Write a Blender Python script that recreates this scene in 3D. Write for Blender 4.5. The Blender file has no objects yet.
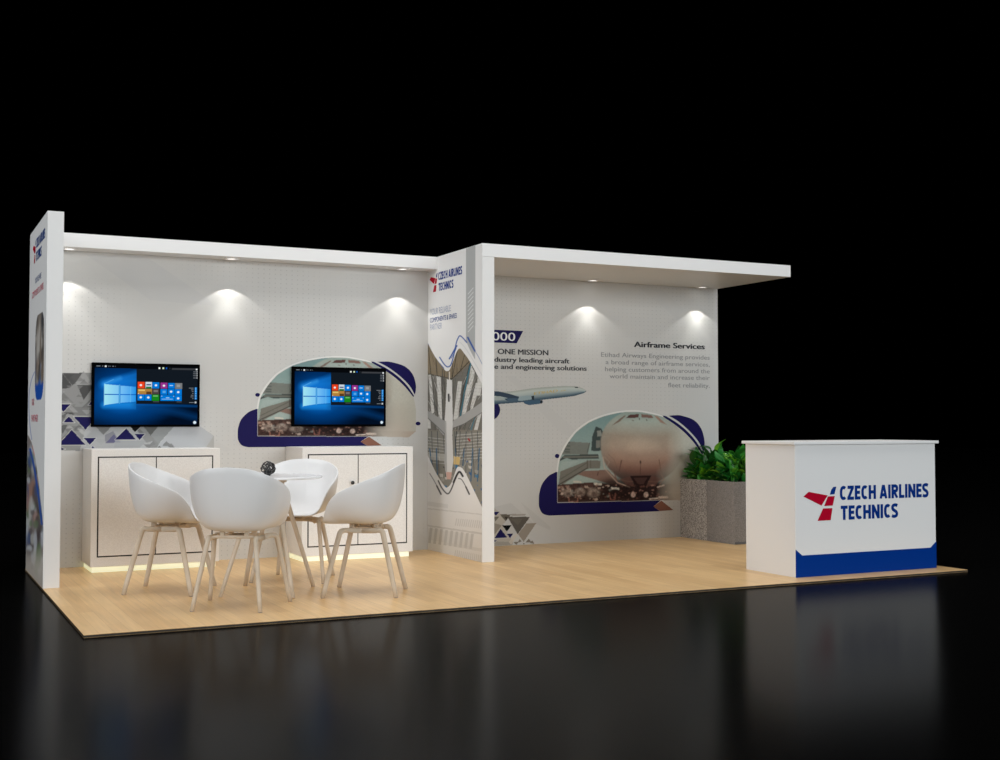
import bpy, bmesh, math, random
import numpy as np
from math import sin, cos, pi, radians
from mathutils import Vector, Matrix
from mathutils.geometry import tessellate_polygon

random.seed(7)
scene = bpy.context.scene
COL = scene.collection

# ------------------------------------------------------------------ camera survey
CAM = np.array([-0.84459, -6.31195, 1.04388])
YAW, PITCH, FPX = 0.4605, 0.0351, 1217.56


def survey_ray(u, v):
    x, z, y = (u - 500) / FPX, -(v - 380) / FPX, 1.0
    y, z = y * cos(PITCH) - z * sin(PITCH), y * sin(PITCH) + z * cos(PITCH)
    x, y = x * cos(YAW) + y * sin(YAW), -x * sin(YAW) + y * cos(YAW)
    return np.array([x, y, z])


def survey_px(P):
    X = P - CAM
    x = X[..., 0] * cos(YAW) - X[..., 1] * sin(YAW)
    y = X[..., 0] * sin(YAW) + X[..., 1] * cos(YAW)
    z = X[..., 2]
    yf = y * cos(PITCH) + z * sin(PITCH)
    zu = -y * sin(PITCH) + z * cos(PITCH)
    return 500 + FPX * x / yf, 380 - FPX * zu / yf


class Plane:
    """A flat face of the stand: origin, right axis, outward normal (up is z)."""

    def __init__(self, origin, right, normal):
        self.o, self.r, self.n = np.array(origin, float), np.array(right, float), np.array(normal, float)

    def st(self, u, v):
        d = survey_ray(u, v)
        t = ((self.o - CAM) @ self.n) / (d @ self.n)
        P = CAM + t * d - self.o
        return float(P @ self.r), float(P[2])

    def pt(self, s, t, off=0.0):
        return self.o + self.r * s + np.array([0, 0, 1.0]) * t + self.n * off


# measured sizes (metres)
W, D, H = 6.0, 2.977, 2.392
LY = 1.862            # front end of the left wall
DX, DT, DY = 3.097, 0.101, 1.934   # divider wall
BZ, BY = 2.297, 2.781  # bulkhead underside / front
CR = 6.04             # right end of canopy
KX0, KX1, KY0, KY1, KH = 4.603, 5.887, 0.186, 0.719, 0.8945

BACK = Plane((0, D, 0), (1, 0, 0), (0, -1, 0))
DIV = Plane((DX, 0, 0), (0, -1, 0), (-1, 0, 0))
LEFT = Plane((0, 0, 0), (0, -1, 0), (-1, 0, 0))
DESK = Plane((0, KY0, 0), (1, 0, 0), (0, -1, 0))


# ------------------------------------------------------------------ helpers
def lin(c):
    return tuple(((x / 255) / 12.92 if x / 255 <= 0.04045 else ((x / 255 + 0.055) / 1.055) ** 2.4) for x in c)


def link(name, me, mat, parent=None):
    o = bpy.data.objects.new(name, me)
    if mat is not None and len(me.materials) == 0:
        me.materials.append(mat)
    COL.objects.link(o)
    if parent is not None:
        o.parent = parent
    return o


def build(name, bm, mat, parent=None, smooth=False):
    me = bpy.data.meshes.new(name)
    bmesh.ops.recalc_face_normals(bm, faces=bm.faces)
    bm.to_mesh(me)
    bm.free()
    if smooth:
        for p in me.polygons:
            p.use_smooth = True
    return link(name, me, mat, parent)


def tag(o, label, cat, group=None):
    o['label'] = label
    o['category'] = cat
    if group:
        o['group'] = group
    return o


def struct(o):
    o['kind'] = 'structure'
    return o


def thing(name, label, cat, loc=(0, 0, 0), rz=0.0, group=None):
    o = bpy.data.objects.new(name, None)
    o.empty_display_size = 0.1
    COL.objects.link(o)
    o.location = loc
    o.rotation_euler = (0, 0, rz)
    return tag(o, label, cat, group)


def box(bm, x0, y0, z0, x1, y1, z1, bevel=0.0, seg=2):
    m = Matrix.Translation(((x0 + x1) / 2, (y0 + y1) / 2, (z0 + z1) / 2)) @ Matrix.Diagonal((x1 - x0, y1 - y0, z1 - z0, 1))
    r = bmesh.ops.create_cube(bm, size=1, matrix=m)
    if bevel:
        es = list({e for v in r['verts'] for e in v.link_edges})
        bmesh.ops.bevel(bm, geom=es, offset=bevel, segments=seg, affect='EDGES', profile=0.5)


def boxbm(*a, **k):
    bm = bmesh.new()
    box(bm, *a, **k)
    return bm


def lathe(bm, prof, n=48, c=(0, 0, 0)):
    rings = []
    for r, z in prof:
        if r < 1e-6:
            rings.append([bm.verts.new((c[0], c[1], c[2] + z))])
        else:
            rings.append([bm.verts.new((c[0] + r * cos(2 * pi * i / n), c[1] + r * sin(2 * pi * i / n), c[2] + z)) for i in range(n)])
    for a, b in zip(rings, rings[1:]):
        for i in range(n):
            j = (i + 1) % n
            if len(a) == 1 and len(b) == 1:
                continue
            if len(a) == 1:
                bm.faces.new((a[0], b[i], b[j]))
            elif len(b) == 1:
                bm.faces.new((a[i], a[j], b[0]))
            else:
                bm.faces.new((a[i], a[j], b[j], b[i]))


def tube(bm, pts, radii, n=12, aspect=1.0, side=None):
    """Sweep an oval section along pts. side: the direction of the section's wide axis."""
    pts = [Vector(p) for p in pts]
    rings = []
    for i, p in enumerate(pts):
        d = (pts[min(i + 1, len(pts) - 1)] - pts[max(i - 1, 0)]).normalized()
        s = Vector(side) if side is not None else (Vector((0, 0, 1)) if abs(d.z) < .9 else Vector((1, 0, 0)))
        a = (s - d * s.dot(d)).normalized()
        b = d.cross(a).normalized()
        r = radii[i] if hasattr(radii, '__len__') else radii
        ring = []
        for k in range(n):
            t = 2 * pi * k / n
            ct, st = cos(t), sin(t)
            q = 0.75   # squarish oval
            ct, st = math.copysign(abs(ct) ** q, ct), math.copysign(abs(st) ** q, st)
            ring.append(bm.verts.new(p + a * (r * aspect * ct) + b * (r * st)))
        rings.append(ring)
    for r0, r1 in zip(rings, rings[1:]):
        for k in range(n):
            bm.faces.new((r0[k], r0[(k + 1) % n], r1[(k + 1) % n], r1[k]))
    bm.faces.new(rings[0][::-1])
    bm.faces.new(rings[-1])


def catmull(P, n):
    P = [Vector(p) for p in P]
    out = []
    for i in range(len(P) - 1):
        p0, p1, p2, p3 = P[max(i - 1, 0)], P[i], P[i + 1], P[min(i + 2, len(P) - 1)]
        for k in range(n):
            t = k / n
            out.append(0.5 * ((2 * p1) + (p2 - p0) * t + (2 * p0 - 5 * p1 + 4 * p2 - p3) * t * t + (3 * p1 - p0 - 3 * p2 + p3) * t ** 3))
    out.append(P[-1])
    return out


# ------------------------------------------------------------------ materials
def mat(name, color=(0.8, 0.8, 0.8), rough=0.5, spec=0.5, metal=0.0, coat=0.0):
    m = bpy.data.materials.new(name)
    m.use_nodes = True
    b = m.node_tree.nodes['Principled BSDF']
    b.inputs['Base Color'].default_value = (*color, 1)
    b.inputs['Roughness'].default_value = rough
    b.inputs['Specular IOR Level'].default_value = spec
    b.inputs['Metallic'].default_value = metal
    b.inputs['Coat Weight'].default_value = coat
    return m


def N(m, kind, **kw):
    n = m.node_tree.nodes.new(kind)
    for k, v in kw.items():
        setattr(n, k, v)
    return n


def speckle(m, c0, c1, scale, bump=0.0, lo=0.4, hi=0.6, detail=3):
    nt = m.node_tree
    b = nt.nodes['Principled BSDF']
    tc = N(m, 'ShaderNodeTexCoord')
    no = N(m, 'ShaderNodeTexNoise')
    no.inputs['Scale'].default_value = scale
    no.inputs['Detail'].default_value = detail
    cr = N(m, 'ShaderNodeValToRGB')
    cr.color_ramp.elements[0].position = lo
    cr.color_ramp.elements[1].position = hi
    cr.color_ramp.elements[0].color = (*c0, 1)
    cr.color_ramp.elements[1].color = (*c1, 1)
    nt.links.new(tc.outputs['Object'], no.inputs['Vector'])
    nt.links.new(no.outputs['Fac'], cr.inputs['Fac'])
    nt.links.new(cr.outputs['Color'], b.inputs['Base Color'])
    if bump:
        bp = N(m, 'ShaderNodeBump')
        bp.inputs['Strength'].default_value = bump
        bp.inputs['Distance'].default_value = 0.003
        nt.links.new(no.outputs['Fac'], bp.inputs['Height'])
        nt.links.new(bp.outputs['Normal'], b.inputs['Normal'])


WALL = (0.78, 0.78, 0.775)
WALLB = (0.64, 0.637, 0.622)   # film on the back wall
M = {}
M['white'] = mat('white_laminate', WALL, 0.45, 0.3)
M['white_panel'] = mat('white_panel', (0.80, 0.80, 0.80), 0.4, 0.3)
M['cabinet'] = mat('cabinet_laminate', rough=0.5, spec=0.3)
speckle(M['cabinet'], (0.79, 0.775, 0.755), (0.86, 0.85, 0.83), 160)
M['gap'] = mat('door_gap', (0.03, 0.03, 0.03), 0.6, 0.06)
M['knob'] = mat('black_knob', (0.02, 0.02, 0.02), 0.3)
M['shell'] = mat('white_plastic', (0.77, 0.77, 0.775), 0.35, 0.35)
M['legwood'] = mat('bleached_wood', rough=0.5, spec=0.3)
speckle(M['legwood'], (0.57, 0.475, 0.365), (0.63, 0.53, 0.415), 12)
M['foot'] = mat('grey_glide', (0.3, 0.28, 0.25), 0.5)
M['tabletop'] = mat('white_table_top', (0.86, 0.86, 0.87), 0.2, 0.5)
M['black_glass'] = mat('black_bezel', (0.002, 0.002, 0.002), 0.35, 0.0)
M['tangle'] = mat('black_twig', (0.015, 0.015, 0.015), 0.22, 0.9)
M['navyblue'] = mat('royal_blue_vinyl', lin((0, 50, 134)), 0.35, 0.06)
M['logored'] = mat('logo_red', lin((178, 0, 40)), 0.4, 0.06)
M['logoblue'] = mat('logo_blue', lin((0, 48, 128)), 0.4, 0.06)
M['logoblue2'] = mat('printed_blue', lin((38, 70, 135)), 0.5, 0.06)
M['thinblue'] = mat('pale_printed_blue', lin((150, 160, 185)), 0.5, 0.06)
M['redprint'] = mat('pale_red_print', lin((225, 130, 145)), 0.5, 0.06)
M['indigo'] = mat('indigo_print', lin((29, 25, 82)), 0.5, 0.06)
M['textdark'] = mat('charcoal_print', lin((74, 76, 80)), 0.5, 0.06)
M['textblack'] = mat('black_print', lin((52, 54, 58)), 0.5, 0.06)
M['textgrey'] = mat('grey_print', lin((146, 148, 150)), 0.5, 0.06)
M['textwhite'] = mat('white_print', lin((240, 240, 243)), 0.5, 0.06)
M['gold'] = mat('gold_print', lin((205, 180, 105)), 0.5, 0.06)
M['planter'] = mat('rough_stone', rough=0.85, spec=0.15)
speckle(M['planter'], (0.20, 0.186, 0.176), (0.56, 0.53, 0.50), 95, bump=0.5, lo=0.38, hi=0.62)
M['planter2'] = mat('smooth_stone', rough=0.85, spec=0.15)
speckle(M['planter2'], (0.20, 0.187, 0.178), (0.31, 0.292, 0.28), 130, bump=0.3, lo=0.38, hi=0.62)
M['plinth'] = mat('grey_plinth', (0.12, 0.12, 0.125), 0.6)
M['soil'] = mat('soil', rough=0.95)
speckle(M['soil'], (0.01, 0.007, 0.004), (0.04, 0.03, 0.02), 60, bump=1)
M['ring'] = mat('white_metal_ring', (0.8, 0.8, 0.8), 0.3, 0.5)


def emit(name, color, strength):
    m = mat(name, (0.8, 0.8, 0.8), 0.5)
    b = m.node_tree.nodes['Principled BSDF']
    b.inputs['Emission Color'].default_value = (*color, 1)
    b.inputs['Emission Strength'].default_value = strength
    return m


M['lens'] = emit('lit_lens', (1.0, 0.98, 0.94), 1.8)
M['led'] = emit('led_strip', (0.88, 0.92, 0.55), 0.55)

# leaf
m = M['leaf'] = mat('leaf_green', rough=0.35, spec=0.5)
nt = m.node_tree
at = N(m, 'ShaderNodeAttribute', attribute_name='tone')
cr = N(m, 'ShaderNodeValToRGB')
cr.color_ramp.elements[0].color = (0.008, 0.05, 0.006, 1)
cr.color_ramp.elements[1].color = (0.22, 0.56, 0.03, 1)
e = cr.color_ramp.elements.new(0.5)
e.color = (0.02, 0.22, 0.03, 1)
nt.links.new(at.outputs['Fac'], cr.inputs['Fac'])
nt.links.new(cr.outputs['Color'], nt.nodes['Principled BSDF'].inputs['Base Color'])

# printed artwork (reads its ink colours from the mesh)
m = M['print'] = mat('printed_film', rough=0.55, spec=0.08)
at = N(m, 'ShaderNodeAttribute', attribute_name='ink')
m.node_tree.links.new(at.outputs['Color'], m.node_tree.nodes['Principled BSDF'].inputs['Base Color'])
# lit display
m = M['screen'] = mat('lit_display', (0.0, 0.0, 0.0), 0.4, 0.0)
at = N(m, 'ShaderNodeAttribute', attribute_name='ink')
b = m.node_tree.nodes['Principled BSDF']
m.node_tree.links.new(at.outputs['Color'], b.inputs['Emission Color'])
b.inputs['Emission Strength'].default_value = 1.0

# dotted back wall print
m = M['dotwall'] = mat('white_wall_with_printed_dots', WALLB, 0.5, 0.15)
nt = m.node_tree
b = nt.nodes['Principled BSDF']
tc = N(m, 'ShaderNodeTexCoord')
sp = N(m, 'ShaderNodeSeparateXYZ')
nt.links.new(tc.outputs['Object'], sp.inputs[0])


def mth(op, a, bb=None, c=None):
    n = N(m, 'ShaderNodeMath', operation=op)
    for i, x in enumerate((a, bb, c)):
        if x is None:
            continue
        if isinstance(x, (int, float)):
            n.inputs[i].default_value = x
        else:
            nt.links.new(x, n.inputs[i])
    return n.outputs[0]


fx = mth('PINGPONG', sp.outputs['X'], 0.0225)
fz = mth('PINGPONG', sp.outputs['Z'], 0.0175)
dd = mth('SQRT', mth('ADD', mth('MULTIPLY', fx, fx), mth('MULTIPLY', fz, fz)))
dot = mth('LESS_THAN', dd, 0.0045)
no = N(m, 'ShaderNodeTexNoise')
no.inputs['Scale'].default_value = 0.9
nt.links.new(tc.outputs['Object'], no.inputs['Vector'])
mr = N(m, 'ShaderNodeMapRange')
mr.inputs[1].default_value = 0.42
mr.inputs[2].default_value = 0.55
nt.links.new(no.outputs['Fac'], mr.inputs[0])
fac = mth('MULTIPLY', dot, mth('MULTIPLY', mr.outputs[0], 0.8))
mx = N(m, 'ShaderNodeMix', data_type='RGBA')
nt.links.new(fac, mx.inputs[0])
mx.inputs[6].default_value = (*WALLB, 1)
mx.inputs[7].default_value = (0.49, 0.488, 0.48, 1)
nt.links.new(mx.outputs[2], b.inputs['Base Color'])

# platform: narrow maple strips running front to back
m = M['maple'] = mat('maple_strip_floor', rough=0.3, spec=0.18)
nt = m.node_tree
b = nt.nodes['Principled BSDF']
tc = N(m, 'ShaderNodeTexCoord')
mp = N(m, 'ShaderNodeMapping')
mp.inputs['Rotation'].default_value = (0, 0, pi / 2)
nt.links.new(tc.outputs['Object'], mp.inputs[0])
bk = N(m, 'ShaderNodeTexBrick')
bk.inputs['Color1'].default_value = (0.73, 0.49, 0.24, 1)
bk.inputs['Color2'].default_value = (0.63, 0.40, 0.185, 1)
bk.inputs['Mortar'].default_value = (0.52, 0.33, 0.15, 1)
bk.inputs['Scale'].default_value = 1
bk.inputs['Mortar Size'].default_value = 0.0012
bk.inputs['Bias'].default_value = -0.1
bk.inputs['Brick Width'].default_value = 0.75
bk.inputs['Row Height'].default_value = 0.075
bk.offset = 0.37
nt.links.new(mp.outputs[0], bk.inputs['Vector'])
mp2 = N(m, 'ShaderNodeMapping')
mp2.inputs['Scale'].default_value = (45, 2.2, 1)
nt.links.new(tc.outputs['Object'], mp2.inputs[0])
no = N(m, 'ShaderNodeTexNoise')
no.inputs['Scale'].default_value = 1.0
no.inputs['Detail'].default_value = 5
nt.links.new(mp2.outputs[0], no.inputs['Vector'])
mr = N(m, 'ShaderNodeMapRange')
mr.inputs[1].default_value = 0.3
mr.inputs[2].default_value = 0.7
mr.inputs[3].default_value = 0.9
mr.inputs[4].default_value = 1.08
nt.links.new(no.outputs['Fac'], mr.inputs[0])
vm = N(m, 'ShaderNodeVectorMath', operation='SCALE')
nt.links.new(bk.outputs['Color'], vm.inputs[0])
nt.links.new(mr.outputs[0], vm.inputs['Scale'])
nt.links.new(vm.outputs[0], b.inputs['Base Color'])

# hall floor: black, semi-gloss, very fine grain
m = M['hall'] = mat('black_polished_floor', (0.0006, 0.0006, 0.0006), 0.5, 0.0)
nt = m.node_tree
tc = N(m, 'ShaderNodeTexCoord')
no = N(m, 'ShaderNodeTexNoise')
no.inputs['Scale'].default_value = 160
nt.links.new(tc.outputs['Object'], no.inputs['Vector'])
bp = N(m, 'ShaderNodeBump')
bp.inputs['Strength'].default_value = 0.1
bp.inputs['Distance'].default_value = 0.001
nt.links.new(no.outputs['Fac'], bp.inputs['Height'])
gl = N(m, 'ShaderNodeBsdfAnisotropic')
gm = N(m, 'ShaderNodeNewGeometry')
dp = N(m, 'ShaderNodeVectorMath', operation='DOT_PRODUCT')
nt.links.new(gm.outputs['Incoming'], dp.inputs[0])
nt.links.new(gm.outputs['Normal'], dp.inputs[1])
pw = mth('MULTIPLY', mth('POWER', mth('SUBTRACT', 1.0, mth('ABSOLUTE', dp.outputs['Value'])), 5.0), 0.25)
cb = N(m, 'ShaderNodeCombineColor')
for i_ in range(3):
    nt.links.new(pw, cb.inputs[i_])
nt.links.new(cb.outputs[0], gl.inputs['Color'])
gl.inputs['Roughness'].default_value = 0.175
nt.links.new(bp.outputs['Normal'], gl.inputs['Normal'])
ad = N(m, 'ShaderNodeAddShader')
nt.links.new(nt.nodes['Principled BSDF'].outputs[0], ad.inputs[0])
nt.links.new(gl.outputs[0], ad.inputs[1])
nt.links.new(ad.outputs[0], nt.nodes['Material Output'].inputs['Surface'])


# ------------------------------------------------------------------ printed artwork
class Art:
    def __init__(self, plane, s0, t0, s1, t1, res, base=None):
        self.p, self.s0, self.t0, self.s1, self.t1 = plane, s0, t0, s1, t1
        self.nx = max(2, int((s1 - s0) / res)) + 1
        self.ny = max(2, int((t1 - t0) / res)) + 1
        S, T = np.meshgrid(np.linspace(s0, s1, self.nx), np.linspace(t0, t1, self.ny))
        self.S, self.T = S, T
        if plane is not None:
            P = plane.o + S[..., None] * plane.r + T[..., None] * np.array([0, 0, 1.0])
            self.U, self.V = survey_px(P)
        else:
            self.U, self.V = S, T
        self.c = np.zeros(S.shape + (3,)) + np.array(base if base is not None else (WALLB if plane is BACK else WALL))
        self.a = np.zeros(S.shape)
        self.k = 1.0
        self.tr = None   # (x0, y0, scale) of the sketch frame

    def frame(self, x0, y0, s):
        self.tr = (x0, y0, s)
        self.X, self.Y = (self.U - x0) * s, (self.V - y0) * s

    def mask(self, pts):
        X, Y = self.X, self.Y
        inside = np.zeros(X.shape, bool)
        n = len(pts)
        for i in range(n):
            x1, y1 = pts[i]
            x2, y2 = pts[(i + 1) % n]
            if y1 == y2:
                continue
            cond = ((Y < y1) != (Y < y2)) & (X < (x2 - x1) * (Y - y1) / (y2 - y1) + x1)
            inside ^= cond
        return inside.astype(float)

    def ell(self, cx, cy, rx, ry, soft=0.05):
        d = np.sqrt(((self.X - cx) / rx) ** 2 + ((self.Y - cy) / ry) ** 2)
        return np.clip((1 - d) / soft + 0.5, 0, 1)

    def line(self, pts, w, soft=None):
        d = np.full(self.X.shape, 1e9)
        for (x1, y1), (x2, y2) in zip(pts, pts[1:]):
            dx, dy = x2 - x1, y2 - y1
            t = np.clip(((self.X - x1) * dx + (self.Y - y1) * dy) / (dx * dx + dy * dy + 1e-9), 0, 1)
            d = np.minimum(d, np.hypot(self.X - x1 - t * dx, self.Y - y1 - t * dy))
        soft = soft or w * 0.5
        return np.clip((w / 2 - d) / soft + 0.5, 0, 1)

    def ink(self, mask, col, alpha=1.0, opaque=True):
        col = np.array(lin(col)) * self.k if not isinstance(col, np.ndarray) else col
        mm = (mask * alpha)[..., None]
        self.c = self.c * (1 - mm) + np.minimum(col, 0.9) * mm
        if opaque:
            self.a = np.maximum(self.a, mask)

    def poly(self, pts, col, alpha=1.0, opaque=True):
        self.ink(self.mask(pts), col, alpha, opaque)

    def mesh(self, name, material, parent=None, off=0.0006, keep=0.5, shift=None):
        nx, ny = self.nx, self.ny
        idx = np.arange(nx * ny).reshape(ny, nx)
        f = np.stack([idx[:-1, :-1], idx[:-1, 1:], idx[1:, 1:], idx[1:, :-1]], -1).reshape(-1, 4)
        am = (self.a[:-1, :-1] + self.a[:-1, 1:] + self.a[1:, 1:] + self.a[1:, :-1]).reshape(-1) / 4
        f = f[am >= keep]
        S, T = self.S, self.T
        if shift is not None:
            S, T = shift(S, T)
        P = self.p.o + S[..., None] * self.p.r + T[..., None] * np.array([0, 0, 1.0]) + self.p.n * off
        P = P.reshape(-1, 3)
        col = np.concatenate([self.c.reshape(-1, 3), np.ones((nx * ny, 1))], 1)
        used = np.unique(f)
        remap = np.full(nx * ny, -1)
        remap[used] = np.arange(len(used))
        me = bpy.data.meshes.new(name)
        me.from_pydata(P[used].tolist(), [], remap[f].tolist())
        att = me.attributes.new('ink', 'FLOAT_COLOR', 'POINT')
        att.data.foreach_set('color', col[used].astype(np.float32).ravel())
        me.update()
        return link(name, me, material, parent)


def smooth_closed(pts, n=6):
    P = [Vector((*p, 0)) for p in pts]
    out = []
    m_ = len(P)
    for i in range(m_):
        p0, p1, p2, p3 = P[i - 1], P[i], P[(i + 1) % m_], P[(i + 2) % m_]
        for k in range(n):
            t = k / n
            q = 0.5 * ((2 * p1) + (p2 - p0) * t + (2 * p0 - 5 * p1 + 4 * p2 - p3) * t * t + (3 * p1 - p0 - 3 * p2 + p3) * t ** 3)
            out.append((q.x, q.y))
    return out


def smooth_open(pts, n=6):
    return [(q.x, q.y) for q in catmull([(*p, 0) for p in pts], n)]


def flat_polys(name, plane, polys, material, parent=None, off=0.0012, frame=None):
    """Cut-vinyl shapes on a face; polys in survey coordinates of frame (x0, y0, s)."""
    bm = bmesh.new()
    x0, y0, s = frame or (0, 0, 1)
    for pts in polys:
        vs = []
        for (x, y) in pts:
            a, b_ = plane.st(x0 + x / s, y0 + y / s)
            vs.append(bm.verts.new(plane.pt(a, b_, off)))
        bm.faces.new(vs)
    bmesh.ops.triangulate(bm, faces=bm.faces)
    me = bpy.data.meshes.new(name)
    bm.to_mesh(me)
    bm.free()
    return link(name, me, material, parent)


def text_mesh_data(body, bold=0.0, spacing=1.0):
    cu = bpy.data.curves.new('lettering', 'FONT')
    cu.body = body
    cu.size = 1.0
    cu.offset = bold
    cu.space_character = spacing
    cu.resolution_u = 4
    o = bpy.data.objects.new('lettering', cu)
    COL.objects.link(o)
    bpy.context.view_layer.update()
    dg = bpy.context.evaluated_depsgraph_get()
    me = bpy.data.meshes.new_from_object(o.evaluated_get(dg))
    bpy.data.objects.remove(o)
    bpy.data.curves.remove(cu)
    return me


def text_extent(body, bold=0.0, spacing=1.0):
    me = text_mesh_data(body, bold, spacing)
    xs = [v.co.x for v in me.vertices]
    r = (min(xs), max(xs))
    bpy.data.meshes.remove(me)
    return r


CAPH = None


def lettering(name, plane, body, s0, s1, t0, cap, material, parent, bold=0.0, spacing=1.0, hidden='', off=0.0012, shear=0.0, lift=0.0, heavy=0.0):
    """body fills s0..s1 on the plane at baseline t0 with capital height cap; hidden = text in front of it."""
    ex = text_extent(body, heavy, spacing)
    k = (s1 - s0) / (ex[1] - ex[0])
    full = hidden + body
    me = text_mesh_data(full, heavy, spacing)
    xs = [v.co.x for v in me.vertices]
    xr = max(xs)
    hm = text_mesh_data('H', 0)
    ch = max(v.co.y for v in hm.vertices)
    cb = min(v.co.y for v in hm.vertices)
    bpy.data.meshes.remove(hm)
    kz = cap / (ch - cb)
    base = [v.co.copy() for v in me.vertices]
    faces = [tuple(p.vertices) for p in me.polygons]
    bpy.data.meshes.remove(me)
    steps = [(0, 0)] if bold == 0 else [(-1, 0), (-.33, .4), (.33, -.4), (1, 0)]
    V_, F_ = [], []
    for q, (dx, dy) in enumerate(steps):
        n0 = len(V_)
        for c in base:
            s = s1 + (c.x - xr + dx * bold * .8) * k
            t = t0 + (c.y - cb + dy * bold * .8) * kz + (s - s0) * lift
            s += shear * (c.y * kz)
            V_.append(tuple(plane.pt(s, t, off + q * .00012)))
        F_ += [tuple(i + n0 for i in f) for f in faces]
    me = bpy.data.meshes.new(name)
    me.from_pydata(V_, [], F_)
    return link(name, me, material, parent)


def lettering_px(name, plane, body, u0, vt, vb, u1, material, parent, **kw):
    s0, tb = plane.st(u0, vb)
    _, tt = plane.st(u0, vt)
    # s of right end: walk along the baseline
    lo = s0
    for _ in range(30):
        uu, vv = survey_px(plane.pt(lo, tb))
        lo += (u1 - uu) * 0.005
    return lettering(name, plane, body, s0, lo, tb, tt - tb, material, parent, **kw)


# ------------------------------------------------------------------ the stand's shell
o = struct(build('floor', boxbm(-40, -40, -0.06, 40, 40, -0.015), M['hall']))
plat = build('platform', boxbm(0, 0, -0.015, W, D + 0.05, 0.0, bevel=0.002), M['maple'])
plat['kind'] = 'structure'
plat.data.materials.append(mat('painted_edge_shade', (0.05, 0.04, 0.03), 0.5, 0.2))  # platform sides coloured dark to stand for shade along the edge
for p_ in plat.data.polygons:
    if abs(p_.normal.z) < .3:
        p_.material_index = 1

wl = struct(build('wall_left', boxbm(0, LY, 0, 0.1, D - 0.001, H, bevel=0.002), M['white']))
wb = struct(build('wall_back', boxbm(0.004, D, 0, CR, D + 0.045, BZ + 0.095), M['dotwall']))
wd = struct(build('wall_divider', boxbm(DX, DY, 0, DX + DT, D - 0.0005, BZ, bevel=0.0015), M['white']))
bm = boxbm(0.1005, BY, BZ, DX - 0.0005, D - 0.0005, H + 0.004)
bh = tag(build('bulkhead', bm, M['white_panel']), 'white boxed bulkhead running above the two screens', 'bulkhead')
bh['kind'] = 'structure'
bm = boxbm(DX, DY, BZ + 0.001, CR, D - 0.0005, 2.398, bevel=0.0015)
cn = tag(build('canopy', bm, M['white_panel']), 'white flat canopy projecting from divider wall over right bay', 'canopy')
cn['kind'] = 'structure'

# ------------------------------------------------------------------ printed murals
KR = 1.28   # print densities: the right bay and the left bay


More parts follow.
